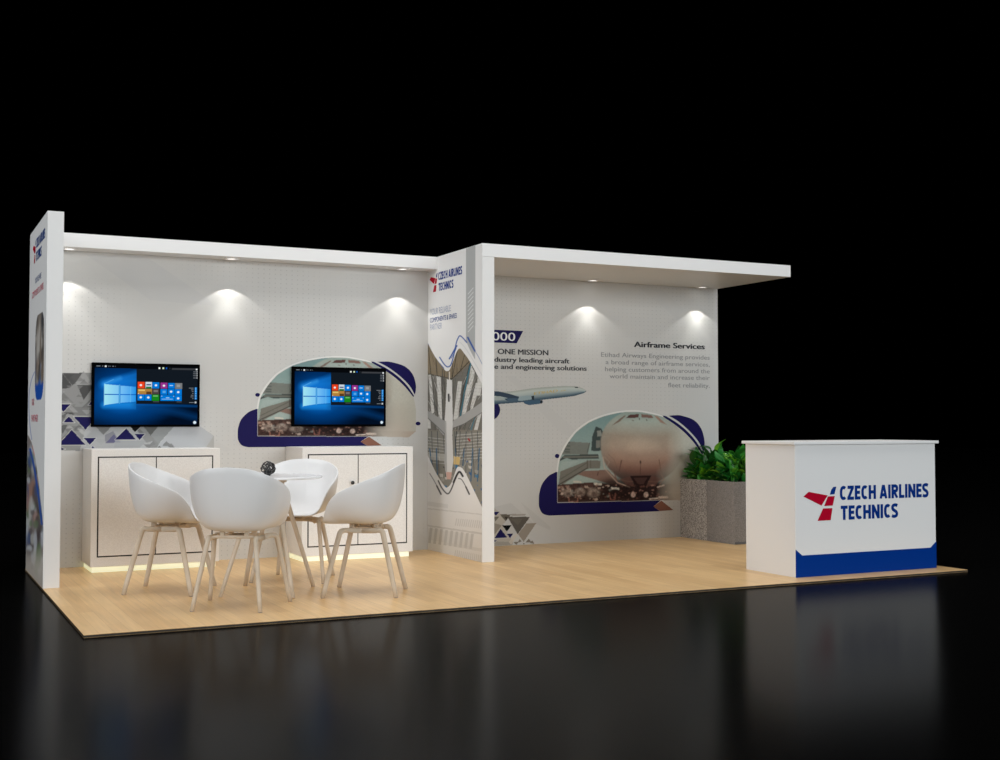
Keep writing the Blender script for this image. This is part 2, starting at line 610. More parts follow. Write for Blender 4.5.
def arch_photo(art):
    F1 = (535, 405, 6.33)
    art.frame(*F1)
    photo = [(142, 618), (142, 420), (148, 380), (160, 330), (200, 250), (260, 170), (340, 110), (430, 72), (520, 50), (575, 44)]
    # continue in the second sketch frame (shift 475 right)
    photo += [(x + 475, y) for x, y in [(90, 42), (200, 45), (300, 65), (345, 76), (400, 105), (450, 140), (490, 175), (540, 235), (585, 315), (600, 400), (600, 560), (560, 603), (325, 603)]]
    P = art.mask(photo)
    X, Y = art.X, art.Y
    sky_t = np.clip((Y - 40) / 400, 0, 1)[..., None]
    sky = np.array(lin((110, 138, 138))) * (1 - sky_t) + np.array(lin((148, 162, 156))) * sky_t
    art.ink(P, sky * art.k)
    # light haze to the right
    haze = np.clip((X - 800) / 180, 0, 1)
    art.ink(P * haze, (176, 176, 166))

    def p(pts, c, a=1.0):
        art.ink(art.mask(pts) * P, c, a, opaque=False)

    def l(pts, w, c, a=1.0):
        art.ink(art.line(pts, w) * P, c, a, opaque=False)
    # terminal, jet bridge and stairs
    p([(170, 360), (290, 350), (160, 420)], (150, 164, 160))
    p([(205, 230), (350, 240), (335, 312), (165, 315), (170, 285)], (112, 116, 110))
    for yy in (236, 258, 280, 296):
        l([(190, yy), (218, yy + 2)], 9, (70, 76, 74), .8)
    p([(150, 350), (185, 318), (400, 310), (405, 340), (230, 345), (200, 335), (150, 358)], (66, 72, 70))
    l([(180, 330), (400, 326)], 5, (130, 128, 118))
    p([(150, 500), (160, 420), (340, 350), (415, 352), (412, 400), (330, 405), (180, 500)], (112, 110, 102))
    l([(150, 505), (330, 400)], 6, (60, 56, 52))
    l([(160, 470), (325, 368)], 4, (80, 78, 74))
    l([(330, 350), (332, 400)], 5, (84, 76, 70))
    l([(352, 350), (352, 400)], 4, (84, 76, 70))
    p([(355, 290), (362, 200), (385, 135), (420, 150), (440, 190), (430, 285), (400, 292)], (58, 68, 68))
    p([(392, 165), (415, 160), (425, 195), (395, 200)], (128, 132, 126))
    p([(385, 225), (412, 225), (412, 270), (385, 272)], (112, 114, 108))
    l([(330, 300), (345, 240)], 4, (70, 76, 74))
    # distant wing
    p([(270, 440), (310, 418), (460, 410), (520, 470), (510, 510), (400, 478)], (124, 100, 90))
    l([(400, 425), (395, 445)], 5, (80, 60, 55))
    # apron ground
    p([(140, 505), (350, 490), (480, 500), (800, 505), (960, 495), (1080, 560), (1080, 610), (140, 620)], (72, 52, 46))
    right_fade = np.clip((X - 850) / 100, 0, 1) * P
    art.ink(right_fade * (Y > 480), (168, 152, 138), 1, opaque=False)
    # dark mass under the aircraft
    for cx_, cy_, rx_, ry_, al in [(690, 540, 260, 75, .95), (520, 520, 130, 60, .7), (300, 575, 220, 40, .6)]:
        art.ink(art.ell(cx_, cy_, rx_, ry_, .7) * P, (34, 22, 20), al, opaque=False)
    # fuselage, seen nose-on
    cx, cy = 678, 262
    rx, ry = 262, 238
    ang = np.arctan2(Y - cy, X - cx)
    rx = rx * (1 + .05 * np.clip(-np.sin(ang), 0, 1) * np.clip(-np.cos(ang), 0, 1) * 2)
    q = np.sqrt(((X - cx) / rx) ** 2 + ((Y - cy) / ry) ** 2)
    body = np.clip((1 - q) / 0.035 + .5, 0, 1) * P
    t = np.clip((Y - 50) / 450 + .05 * (np.abs(X - cx) / 262) ** 2, 0, 1)
    ramp_y = [0, .12, .22, .34, .5, .66, .78, .9, 1]
    ramp_c = np.array([lin(c) for c in [(138, 158, 152), (158, 168, 160), (158, 158, 148), (150, 138, 124), (158, 140, 124), (152, 124, 108), (124, 92, 80), (80, 54, 48), (40, 26, 24)]])
    colr = np.stack([np.interp(t, ramp_y, ramp_c[:, i]) for i in range(3)], -1)
    edge = np.clip((q - .72) / .28, 0, 1)[..., None]
    cool = np.array(lin((140, 146, 138)))
    colr = colr * (1 - .45 * edge) + cool * .45 * edge * np.clip(1.2 - t, 0, 1)[..., None]
    mott = (np.sin(X * .05 + 2 * np.sin(Y * .031)) + np.sin(Y * .07 + 1.7 * np.sin(X * .043)))[..., None] * .012
    colr = colr * (1 + mott)
    glow_ = np.clip(1 - np.sqrt(((X - 660) / 150) ** 2 + ((Y - 250) / 70) ** 2), 0, 1)[..., None]
    colr = colr * (1 + .30 * glow_)
    art.ink(body, colr * art.k, 1, opaque=False)
    l([(425, 300), (418, 340), (440, 400), (505, 470)], 22, (140, 132, 120), .2)
    l([(440, 330), (470, 360), (450, 400), (490, 420), (500, 450)], 6, (176, 162, 146), .25)
    l([(462, 310), (500, 345), (520, 400)], 4, (104, 84, 74), .45)
    l([(505, 440), (520, 490), (545, 505)], 9, (120, 84, 72), .8)
    l([(800, 440), (815, 470), (790, 500)], 9, (120, 84, 72), .6)
    l([(530, 470), (590, 485), (650, 480)], 5, (150, 112, 98), .5)
    l([(700, 482), (760, 486), (830, 470)], 5, (150, 112, 98), .5)
    # haze that dissolves the right flank
    hz = np.clip((X - 830) / 110, 0, 1) * P * (Y < 560)
    art.ink(hz, (178, 176, 165), .92, opaque=False)
    # cockpit windows
    o2 = 475
    p([(x + o2, y) for x, y in [(100, 84), (122, 62), (182, 57), (180, 80)]], (84, 58, 54))
    p([(x + o2, y) for x, y in [(197, 58), (262, 64), (276, 84), (200, 78)]], (118, 92, 84))
    p([(x + o2, y) for x, y in [(8, 132), (62, 86), (92, 66), (100, 68), (60, 106)]], (118, 102, 92))
    p([(x + o2, y) for x, y in [(278, 66), (302, 72), (360, 126), (318, 110)]], (146, 118, 104))
    l([(140 + o2, 96), (150 + o2, 100)], 5, (110, 100, 92))
    l([(185 + o2, 84), (186 + o2, 92)], 6, (90, 84, 80))
    l([(230 + o2, 92), (233 + o2, 98)], 6, (90, 84, 80))
    # probes, seams
    l([(74 + o2, 350), (58 + o2, 420)], 4, (90, 66, 58))
    l([(193 + o2, 360), (192 + o2, 440)], 4, (84, 60, 54))
    l([(192 + o2, 356), (193 + o2, 366)], 9, (60, 42, 38))
    l([(310 + o2, 345), (322 + o2, 420)], 4, (90, 66, 58))
    l([(74 + o2, 350), (193 + o2, 385), (310 + o2, 347)], 2.5, (140, 112, 98), .7)
    l([(430, 330), (440, 400), (520, 490), (600, 520)], 6, (184, 160, 144), .7)
    l([(545, 350), (535, 410)], 4, (96, 72, 64))
    # undercarriage and clutter of carts
    p([(125 + o2, 448), (262 + o2, 445), (216 + o2, 532), (206 + o2, 600), (180 + o2, 600), (166 + o2, 522)], (36, 20, 18))
    p([(40 + o2, 520), (150 + o2, 505), (240 + o2, 505), (340 + o2, 515), (300 + o2, 560), (80 + o2, 565)], (38, 24, 22), .7)
    p([(60 + o2, 470), (125 + o2, 452), (160 + o2, 520), (110 + o2, 510)], (92, 62, 54), .7)
    p([(262 + o2, 450), (330 + o2, 462), (290 + o2, 505), (225 + o2, 520)], (92, 62, 54), .7)
    p([(150 + o2, 462), (236 + o2, 460), (212 + o2, 500), (175 + o2, 500)], (66, 44, 40))
    rnd = random.Random(3)
    for i in range(230):
        x = rnd.uniform(150, 900)
        y = rnd.uniform(505, 602)
        r = rnd.uniform(4, 15)
        c = rnd.choice([(150, 122, 108), (96, 68, 60), (44, 32, 30), (178, 158, 144), (60, 42, 38), (118, 118, 112), (40, 28, 26)])
        if x > 480:
            c = rnd.choice([(96, 62, 54), (44, 28, 26), (44, 30, 28), (60, 38, 34), (140, 104, 92)])
            r *= .7
        p([(x - r, y - r * .5), (x + r * .6, y - r * .7), (x + r, y + r * .3), (x - r * .4, y + r * .6)], c, .8)
    for (x, y, rx_, ry_) in [(205, 555, 28, 24), (285, 550, 30, 24), (370, 555, 36, 28)]:
        art.ink(art.ell(x, y, rx_, ry_, .8) * P, (156, 140, 128), .7, opaque=False)
        art.ink(art.ell(x + 4, y + 8, rx_ * .5, ry_ * .5, .5) * P, (84, 66, 60), .8, opaque=False)
    l([(215, 590), (215, 612), (270, 612), (270, 588)], 7, (140, 98, 84))
    l([(470, 560), (480, 600), (505, 600), (508, 560)], 7, (120, 76, 66))
    for x0_, y0_ in [(240, 478), (370, 492), (480, 520)]:
        p([(x0_, y0_), (x0_ + 52, y0_ + 4), (x0_ + 54, y0_ + 16), (x0_ + 4, y0_ + 14)], (186, 180, 168))
    for x0_ in (132 + o2, 214 + o2):
        art.ink(art.ell(x0_ + 14, 568, 15, 17, .3) * P, (176, 152, 140), 1, opaque=False)
    for x0_, y0_, x1_, y1_ in [(250, 595, 365, 585), (300, 520, 340, 508), (310, 582, 360, 580)]:
        l([(x0_ + o2, y0_), (x1_ + o2, y1_)], 8, (196, 176, 162))
    # fine mottling of the print
    rs = np.random.RandomState(4)
    low = (Y > 500) & (X < 860)
    nz = rs.normal(0, 1, X.shape)
    nz = (nz + np.roll(nz, 1, 0) + np.roll(nz, 1, 1) + np.roll(nz, -1, 1)) / 2
    art.c = np.clip(art.c * (1 + nz[..., None] * (.22 * low + .03)[..., None] * P[..., None]), 0, .9)
    c = art.c
    art.c = np.where(P[..., None] > 0, (c * 2 + np.roll(c, 1, 0) + np.roll(c, -1, 0) + np.roll(c, 1, 1) + np.roll(c, -1, 1)) / 6, c)
    # smoke-white dissolve lower right
    art.ink(art.ell(930, 560, 110, 95, 1.0) * P, (176, 166, 154), .9, opaque=False)
    art.ink(art.ell(940, 440, 120, 80, 1.0) * P, (170, 164, 152), .7, opaque=False)
    return P


def band_and_swoosh(name_band, art_plane, sh, parent):
    def mk(name, pts, material, off):
        st2 = [art_plane.st(u, v) for (u, v) in pts]
        if sh:
            st2 = [sh(*q) for q in st2]
        tris = tessellate_polygon([[Vector((a_, b_, 0)) for a_, b_ in st2]])
        me = bpy.data.meshes.new(name)
        me.from_pydata([tuple(art_plane.pt(a_, b_, off)) for a_, b_ in st2], [], [tuple(t_) for t_ in tris])
        return link(name, me, material, parent)
    fr = lambda P: [(535 + x / 6.33, 405 + y / 6.33) for x, y in P]
    fr2 = lambda P: [(610 + x / 6.33, 405 + y / 6.33) for x, y in P]
    outer = smooth_open([(150, 416), (120, 430), (85, 450), (45, 500), (27, 560), (24, 600), (26, 645), (42, 680), (62, 694), (90, 700)], 4)
    band = fr(outer) + fr2([(0, 686), (315, 672), (275, 642), (325, 600), (0, 612)]) + fr([(142, 620)])
    mk('base_band', band, M['indigo'], 0.0006)
    rim_out = smooth_open([(134, 424), (140, 375), (152, 325), (192, 244), (253, 163), (335, 102), (426, 63), (518, 41), (600, 32), (675, 35), (775, 56), (812, 72)], 4)
    rim_in = smooth_open([(145, 424), (150, 380), (162, 330), (202, 250), (262, 170), (342, 110), (431, 73), (520, 51), (600, 43), (675, 46), (775, 66), (810, 76)], 4)
    mk('arch_rim', fr(rim_out + rim_in[::-1]), M['rimprint'], 0.0016)
    big = smooth_open([(372, 68), (410, 65), (450, 67), (530, 95), (577, 150), (597, 220), (597, 270), (592, 298)], 4)
    big += smooth_open([(592, 298), (560, 232), (500, 162), (430, 102), (372, 68)], 4)[1:-1]
    mk('crescent', fr2(big), M['indigo'], 0.0012)
    st = smooth_open([(333, 68), (356, 72), (430, 118), (490, 168), (545, 232), (589, 308)], 4)
    st += smooth_open([(582, 312), (532, 240), (475, 178), (415, 128), (345, 80), (333, 72)], 4)
    mk('crescent_stripe', fr2(st), M['indigo'], 0.0014)
    dotp = [(557.1 + 2.3 * cos(a), 456 + 2.1 * sin(a)) for a in [2 * pi * k / 20 for k in range(20)]]
    mk('dot', dotp, M['indigo'], 0.0012)
    dotp = [(706.8 + 2.3 * cos(a), 484.5 + 2.1 * sin(a)) for a in [2 * pi * k / 20 for k in range(20)]]
    mk('dot', dotp, M['indigo'], 0.0012)
    wedge = [(661.3, 500.6), (673.2, 510.0), (659.8, 511.0), (653.4, 506.4)]
    mk('brown_arrow', wedge, M['brownprint'], 0.0014)


M['rimprint'] = mat('pale_rim_print', (0.80, 0.80, 0.78), 0.5, 0.1)
M['brownprint'] = mat('brown_print', lin((142, 98, 82)), 0.5, 0.06)

s0, _ = BACK.st(557.0, 460)
s1, _ = BACK.st(708.5, 460)
_, t0 = BACK.st(557, 503)
_, t1 = BACK.st(640, 410)
art = Art(BACK, s0 - 0.004, t0 - 0.03, s1, t1 + 0.02, 0.0045)
art.k = KR
arch_photo(art)
mr_ = thing('aircraft_mural', 'arched airliner nose mural on back wall above grey planter', 'mural', tuple(BACK.pt(5.0, 0.3)))
ph = art.mesh('arch_photograph', M['print'], None, off=0.0009)
band_and_swoosh('base_band', BACK, None, None)


def adopt(parent, names_from):
    for ob in names_from:
        if ob.parent is None and ob is not parent:
            ob.parent = parent
            ob.matrix_parent_inverse = Matrix.Translation(-Vector(parent.location))


mural_names = ('arch_photograph', 'base_band', 'arch_rim', 'crescent', 'crescent_stripe', 'dot', 'brown_arrow')


def loose(names):
    return [ob for ob in COL.objects if ob.name.split('.')[0] in names and ob.parent is None]


adopt(mr_, loose(mural_names))
ml_ = thing('aircraft_mural', 'smaller arched airliner mural mostly covered by the screen', 'mural', tuple(BACK.pt(2.2, 0.9)))
shL = lambda s, t: (1.514 + .847 * (s - 4.139), .855 + .787 * (t - .24))
art.mesh('arch_photograph', M['print'], None, off=0.0009, shift=shL)
band_and_swoosh('base_band', BACK, shL, None)
adopt(ml_, loose(mural_names))


# triangle collages ------------------------------------------------------------
def collage_left():
    s0, _ = BACK.st(61, 400)
    s1, _ = BACK.st(214, 440)
    a = Art(BACK, 0.101, 0.80, s1, 1.42, 0.0045)
    a.k = .98
    a.frame(60, 360, 7.6)
    bg = [(-10, 95), (250, 95), (470, 400), (560, 480), (640, 560), (640, 700), (-10, 700)]
    a.poly([(0, 98), (250, 98), (420, 98), (620, 420), (760, 530), (760, 690), (-20, 690), (-20, 98)], (150, 151, 150))
    D_ = [([(-10, 70), (90, 195), (70, 215), (-10, 215)], 84, 1), ([(20, 98), (185, 98), (95, 195)], 96, 1), ([(110, 188), (180, 82), (250, 188)], 168, .9),
          ([(150, 180), (183, 145), (215, 182)], 140, .9), ([(130, 190), (260, 190), (180, 305)], 84, 1),
          ([(25, 220), (120, 220), (170, 335), (80, 330)], 150, .9), ([(-10, 215), (110, 330), (-10, 300)], 124, .9),
          ([(185, 340), (245, 280), (245, 340)], 150, .8), ([(20, 400), (60, 355), (120, 420)], 74, .9), ([(70, 350), (210, 360), (210, 420), (110, 425)], 128, .8),
          ([(0, 430), (60, 395), (20, 470), (-10, 560)], 92, .8), ([(-10, 500), (60, 490), (20, 560)], 88, .8),
          ([(120, 520), (240, 540), (200, 590)], 190, .8)]
    for pts, g, al in D_:
        a.poly(pts, (g, g, g), al)
    rnd = random.Random(11)
    for i in range(110):
        x, y = rnd.uniform(0, 620), rnd.uniform(120, 640)
        h = rnd.uniform(18, 70)
        g = rnd.choice([70, 88, 105, 130, 150, 170, 188, 80])
        up = rnd.random() < .5
        pts = [(x - h * 1.05, y + h * .5), (x + h * 1.05, y + h * .5), (x, y - h * .5)] if up else [(x - h * 1.05, y - h * .5), (x + h * 1.05, y - h * .5), (x, y + h * .5)]
        m_ = a.mask(pts) * a.a
        a.ink(m_, (g, g, g), .42, opaque=False)
    # area below the screen
    a.poly([(200, 505), (560, 500), (700, 690), (150, 690)], (186, 187, 188), .75)
    a.poly([(270, 505), (390, 505), (330, 570)], (112, 112, 110), .8)
    a.poly([(340, 570), (405, 540), (460, 630), (345, 632)], (128, 128, 138), .7)
    a.poly([(350, 630), (408, 565), (465, 628)], (84, 80, 128), .7)
    a.frame(120, 420, 10)
    a.poly([(-50, 205), (260, 205), (200, 275), (-60, 275)], (168, 170, 172), .8)
    a.poly([(232, 60), (385, 60), (305, 155)], (106, 106, 104))
    a.poly([(385, 60), (545, 60), (385, 240), (310, 155)], (158, 160, 160))
    a.poly([(270, 225), (190, 275), (260, 290), (330, 210)], (196, 198, 198), .6)
    a.poly([(545, 60), (800, 60), (935, 160), (850, 290), (360, 290), (390, 240)], (192, 194, 197))
    a.poly([(800, 60), (1000, 200), (930, 290), (850, 290), (935, 160)], (184, 184, 182))
    a.poly([(235, 240), (300, 245), (330, 208), (362, 242), (320, 255), (285, 282), (262, 270)], (140, 141, 141))
    a.poly([(420, 260), (465, 210), (500, 242), (515, 234), (548, 278), (500, 278), (480, 262)], (140, 141, 141))
    a.poly([(370, 282), (395, 256), (418, 282)], (120, 121, 121))
    a.frame(60, 360, 7.6)
    halo = np.array(WALLB)
    blue = np.array(lin((29, 25, 82)))
    Ts = [[(-30, 335), (80, 335), (25, 395)], [(22, 475), (112, 475), (68, 430)], [(103, 430), (283, 430), (193, 530)], [(-15, 645), (195, 645), (90, 530)],
          [(178, 592), (275, 592), (227, 645)], [(230, 678), (272, 678), (250, 655)], [(-20, 652), (40, 678), (-20, 690)], [(215, 342), (270, 342), (243, 310)]]
    for T_ in Ts:
        a.ink(a.line(T_ + [T_[0]], 9) * (a.a > 0), halo, .75, opaque=False)
        a.ink(a.mask(T_), blue)
    a.frame(120, 420, 10)
    for T_ in [[(-50, 197), (163, 197), (62, 83)], [(148, 143), (247, 141), (195, 201)]]:
        a.ink(a.line(T_ + [T_[0]], 11) * (a.a > 0), halo, .75, opaque=False)
        a.ink(a.mask(T_), blue)
    T_ = [(95, 60), (210, 60), (150, 122)]
    a.ink(a.line(T_ + [T_[0]], 10) * (a.a > 0), halo, .7, opaque=False)
    a.ink(a.mask(T_), (8, 8, 8))
    ob = a.mesh('triangle_collage', M['print'], None, off=0.0004)
    tag(ob, 'grey and indigo triangle collage behind the left screen', 'mural')


def collage_right():
    a = Art(BACK, DX + DT + 0.001, 0.002, 4.25, 0.55, 0.0045)
    a.k = KR * 1.2
    WP = np.array(WALLB)
    a.frame(490, 500, 14.29)
    a.poly([(300, 40), (620, 330), (460, 480), (60, 480), (60, 100)], WP * .93, 1, True)
    a.poly([(430, 20), (700, 240), (900, 420), (1010, 500), (640, 340)], WP * .94, 1, True)
    a.poly([(620, 330), (980, 480), (900, 620), (480, 640), (470, 580)], WP * 1.02, 1, True)
    a.poly([(40, 100), (130, 170), (225, 310), (170, 360), (330, 590), (320, 680), (40, 680)], (156, 150, 140), .95)
    a.poly([(60, 240), (130, 240), (75, 310)], (96, 92, 84))
    a.poly([(60, 330), (170, 360), (60, 500)], (124, 118, 108))
    a.poly([(60, 590), (270, 600), (330, 560), (300, 680), (40, 690)], (138, 134, 126))
    a.poly([(290, 200), (515, 200), (500, 225), (300, 225)], (124, 118, 110), .7)
    a.poly([(520, 335), (662, 328), (480, 600), (400, 490)], (132, 125, 115))
    a.poly([(270, 600), (330, 520), (400, 470), (400, 490), (300, 640)], (178, 170, 160), .8)
    a.poly([(140, 205), (300, 205), (225, 305)], (86, 82, 74))
    a.poly([(200, 240), (258, 240), (238, 285)], (50, 47, 42))
    a.poly([(248, 240), (572, 240), (395, 490)], (80, 76, 70))
    a.poly([(300, 270), (470, 265), (395, 360)], (92, 88, 80), .7)
    a.poly([(335, 605), (400, 600), (425, 553), (452, 592), (400, 610), (380, 648)], (112, 106, 96))
    a.poly([(510, 605), (555, 550), (580, 590), (605, 580), (632, 622), (590, 622), (570, 608)], (112, 106, 96))
    a.poly([(468, 634), (485, 612), (502, 634)], (80, 70, 60))
    halo = np.array(WALLB) * .95
    blue = np.array(lin((29, 25, 82)))
    for T_, c in [([(40, 170), (132, 168), (82, 226)], blue), ([(170, 360), (312, 358), (240, 450)], np.array(lin((5, 5, 5)))), ([(62, 548), (248, 540), (150, 408)], blue),
                  ([(238, 482), (332, 480), (286, 546)], blue), ([(50, 570), (100, 575), (70, 600)], blue)]:
        a.ink(a.line(T_ + [T_[0]], 13) * (a.a > 0), halo, .75, opaque=False)
        a.ink(a.mask(T_), c)
    ob = a.mesh('triangle_collage', M['print'], None, off=0.0004)
    tag(ob, 'low grey and indigo triangle collage just right of divider wall', 'mural')


collage_left()
collage_right()


def airliner():
    s1, _ = BACK.st(590, 395)
    a = Art(BACK, DX + DT + 0.001, BACK.st(540, 424)[1] - .03, s1, BACK.st(560, 382)[1] + .03, 0.003)
    a.k = KR
    a.frame(490, 370, 9.09)
    # indigo disc partly under the aircraft
    a.ink(a.mask([(-30 + 122 * cos(t), 362 + 105 * sin(t)) for t in [2 * pi * i / 40 for i in range(40)]]), np.array(lin((29, 25, 82))))
    body = smooth_open([(-10, 200), (180, 195), (400, 165), (600, 150), (720, 145), (800, 153), (850, 172), (876, 188), (860, 206), (800, 226), (740, 240), (500, 268), (300, 292), (40, 312), (-10, 314)], 5)
    B = a.mask(body)
    # distance below the spine
    top = np.interp(a.X, [0, 180, 400, 600, 720, 800, 850, 876], [200, 195, 165, 150, 145, 153, 172, 188])
    bot = np.interp(a.X, [0, 300, 500, 740, 800, 860, 876], [314, 292, 268, 240, 226, 206, 188])
    t = np.clip((a.Y - top) / np.maximum(bot - top, 1), 0, 1)
    cs = np.array([lin(c) for c in [(150, 156, 150), (176, 184, 180), (160, 172, 172), (118, 134, 140), (70, 90, 104), (56, 74, 90)]])
    col = np.stack([np.interp(t, [0, .2, .45, .7, .88, 1], cs[:, i]) for i in range(3)], -1)
    a.ink(B, col * a.k)
    a.poly([(-10, 188), (80, 195), (170, 215), (262, 242), (262, 282), (160, 282), (130, 262), (165, 256), (95, 240), (-10, 232)], (52, 66, 82))
    a.poly([(-10, 235), (95, 245), (140, 270), (60, 276), (-10, 270)], (150, 160, 160))
    a.poly([(150, 258), (262, 256), (262, 282), (165, 284)], (70, 90, 108))
    a.poly(smooth_closed([(258, 262), (275, 242), (345, 232), (388, 238), (392, 262), (330, 274), (262, 280)], 4), (138, 156, 162))
    a.poly([(375, 238), (402, 232), (402, 272), (380, 268)], (40, 50, 58))
    a.poly(smooth_closed([(308, 290), (360, 280), (468, 276), (472, 302), (380, 316), (350, 318), (312, 304)], 4), (62, 88, 110))
    a.poly([(455, 276), (475, 272), (474, 306), (458, 304)], (34, 42, 50))
    a.poly([(768, 154), (802, 154), (800, 163), (776, 164)], (40, 46, 52))
    par = thing('airliner_picture', 'side view picture of white airliner flying above arched mural', 'picture', tuple(BACK.pt(3.7, 1.3)))
    a.mesh('aircraft_print', M['print'], None, off=0.0005)
    s0, tb = BACK.st(490 + 398 / 9.09, 370 + 226 / 9.09)
    s1, tt = BACK.st(490 + 612 / 9.09, 370 + 205 / 9.09)
    lettering('gold_lettering', BACK, 'ETIHAD', s0, s1, tb, 0.022, M['gold'], None, bold=.02, off=.001, lift=(tt - tb) / (s1 - s0) + .02, shear=.2)
    s0, tb = BACK.st(490 + 640 / 9.09, 370 + 196 / 9.09)
    s1, tt = BACK.st(490 + 690 / 9.09, 370 + 191 / 9.09)
    lettering('gold_lettering', BACK, 'AIRWAYS', s0, s1, tb, 0.012, M['gold'], None, off=.001, lift=(tt - tb) / (s1 - s0), shear=.2)
    adopt(par, loose(('aircraft_print', 'gold_lettering')))


airliner()

# faint printed diagonal bands on the white film
M['faint'] = mat('faint_grey_print', (0.618, 0.615, 0.602), 0.5, 0.25)
M['faint2'] = mat('fainter_grey_print', (0.61, 0.608, 0.6), 0.5, 0.25)
def band_clip(pts): return pts
fb = flat_polys('printed_band', BACK, [[(146, 256.3), (209, 299.5), (214, 306), (150, 300), (85, 254)]], M['faint2'], wb, off=.0002)
fb = flat_polys('printed_band', BACK, [[(640, 288), (662, 289.5), (716, 338), (716, 352)]], M['faint'], wb, off=.0002)
fb = flat_polys('printed_band', BACK, [[(506, 376), (514, 376), (600, 452), (560, 432)]], M['faint'], wb, off=.0002)
fb = flat_polys('printed_band', BACK, [[(205, 436), (222, 444), (232, 450), (226, 452), (206, 444)]], M['faint'], wb, off=.0003)
fb = flat_polys('printed_band', BACK, [[(416, 528), (427.5, 540), (427.5, 549), (416, 549)]], M['faint'], wb, off=.0003)

# lettering on the right bay ----------------------------------------------------
tg = thing('banner', 'indigo slanted banner with white zeros beside divider wall', 'banner', tuple(BACK.pt(3.4, 1.7)))
z1 = BACK.st(523.2, 331)
z2 = BACK.st(516.7, 343.3)
bm = bmesh.new()
bm.faces.new([bm.verts.new(BACK.pt(s, t, .0006)) for s, t in [(DX + DT + .002, z1[1] + .004), z1, z2, (DX + DT + .002, z2[1] + .004)]])
build('indigo_field', bm, M['indigo'], None)
lettering_px('white_lettering', BACK, '000', 492.3, 332.0, 340.2, 515.1, M['textwhite'], None, bold=.012, off=.0012)
# trim any part of the numerals hidden inside the divider wall
nm = [ob for ob in COL.objects if ob.name.startswith('white_lettering')][0]
bm = bmesh.new()
bm.from_mesh(nm.data)
bmesh.ops.bisect_plane(bm, geom=bm.verts[:] + bm.edges[:] + bm.faces[:], plane_co=(DX + DT + .001, 0, 0), plane_no=(-1, 0, 0), clear_outer=True)
bm.to_mesh(nm.data)
bm.free()
adopt(tg, loose(('indigo_field', 'white_lettering')))

tg = thing('wall_slogan', 'bold three line slogan text above the airliner picture', 'lettering', tuple(BACK.pt(3.7, 1.5)))
lettering_px('slogan_lettering', BACK, 'ONE MISSION', 497.9, 348.8, 353.9, 548.1, M['textdark'], None, bold=.0455)
lettering_px('slogan_lettering', BACK, 'dustry leading aircraft', 494.4, 356.9, 361.6, 569.2, M['textdark'], None, bold=.045)
lettering_px('slogan_lettering', BACK, 'e and engineering solutions', 494.4, 364.0, 368.7, 586.5, M['textdark'], None, bold=.045)
adopt(tg, loose(('slogan_lettering',)))
tg = thing('services_heading', 'black bold two word heading above the grey paragraph', 'lettering', tuple(BACK.pt(5.4, 1.7)))
lettering_px('heading_lettering', BACK, 'Airframe Services', 634.2, 341.6, 346.9, 704.4, M['textblack'], None, bold=.05)
adopt(tg, loose(('heading_lettering',)))
tg = thing('services_paragraph', 'small grey five line paragraph ranged right under heading', 'lettering', tuple(BACK.pt(5.4, 1.5)))
for s_, u0, vb in [('Etihad Airways Engineering provides', 601, 356.7), ('a broad range of airframe services,', 605.6, 364.1), ('helping customers from around the', 605, 371.1),
                   ('world maintain and increase their', 609.5, 378.2), ('fleet reliability.', 668, 387.2)]:
    lettering_px('paragraph_lettering', BACK, s_, u0, vb - 4.4, vb, 709.6, M['textgrey'], None, bold=.004)
adopt(tg, loose(('paragraph_lettering',)))


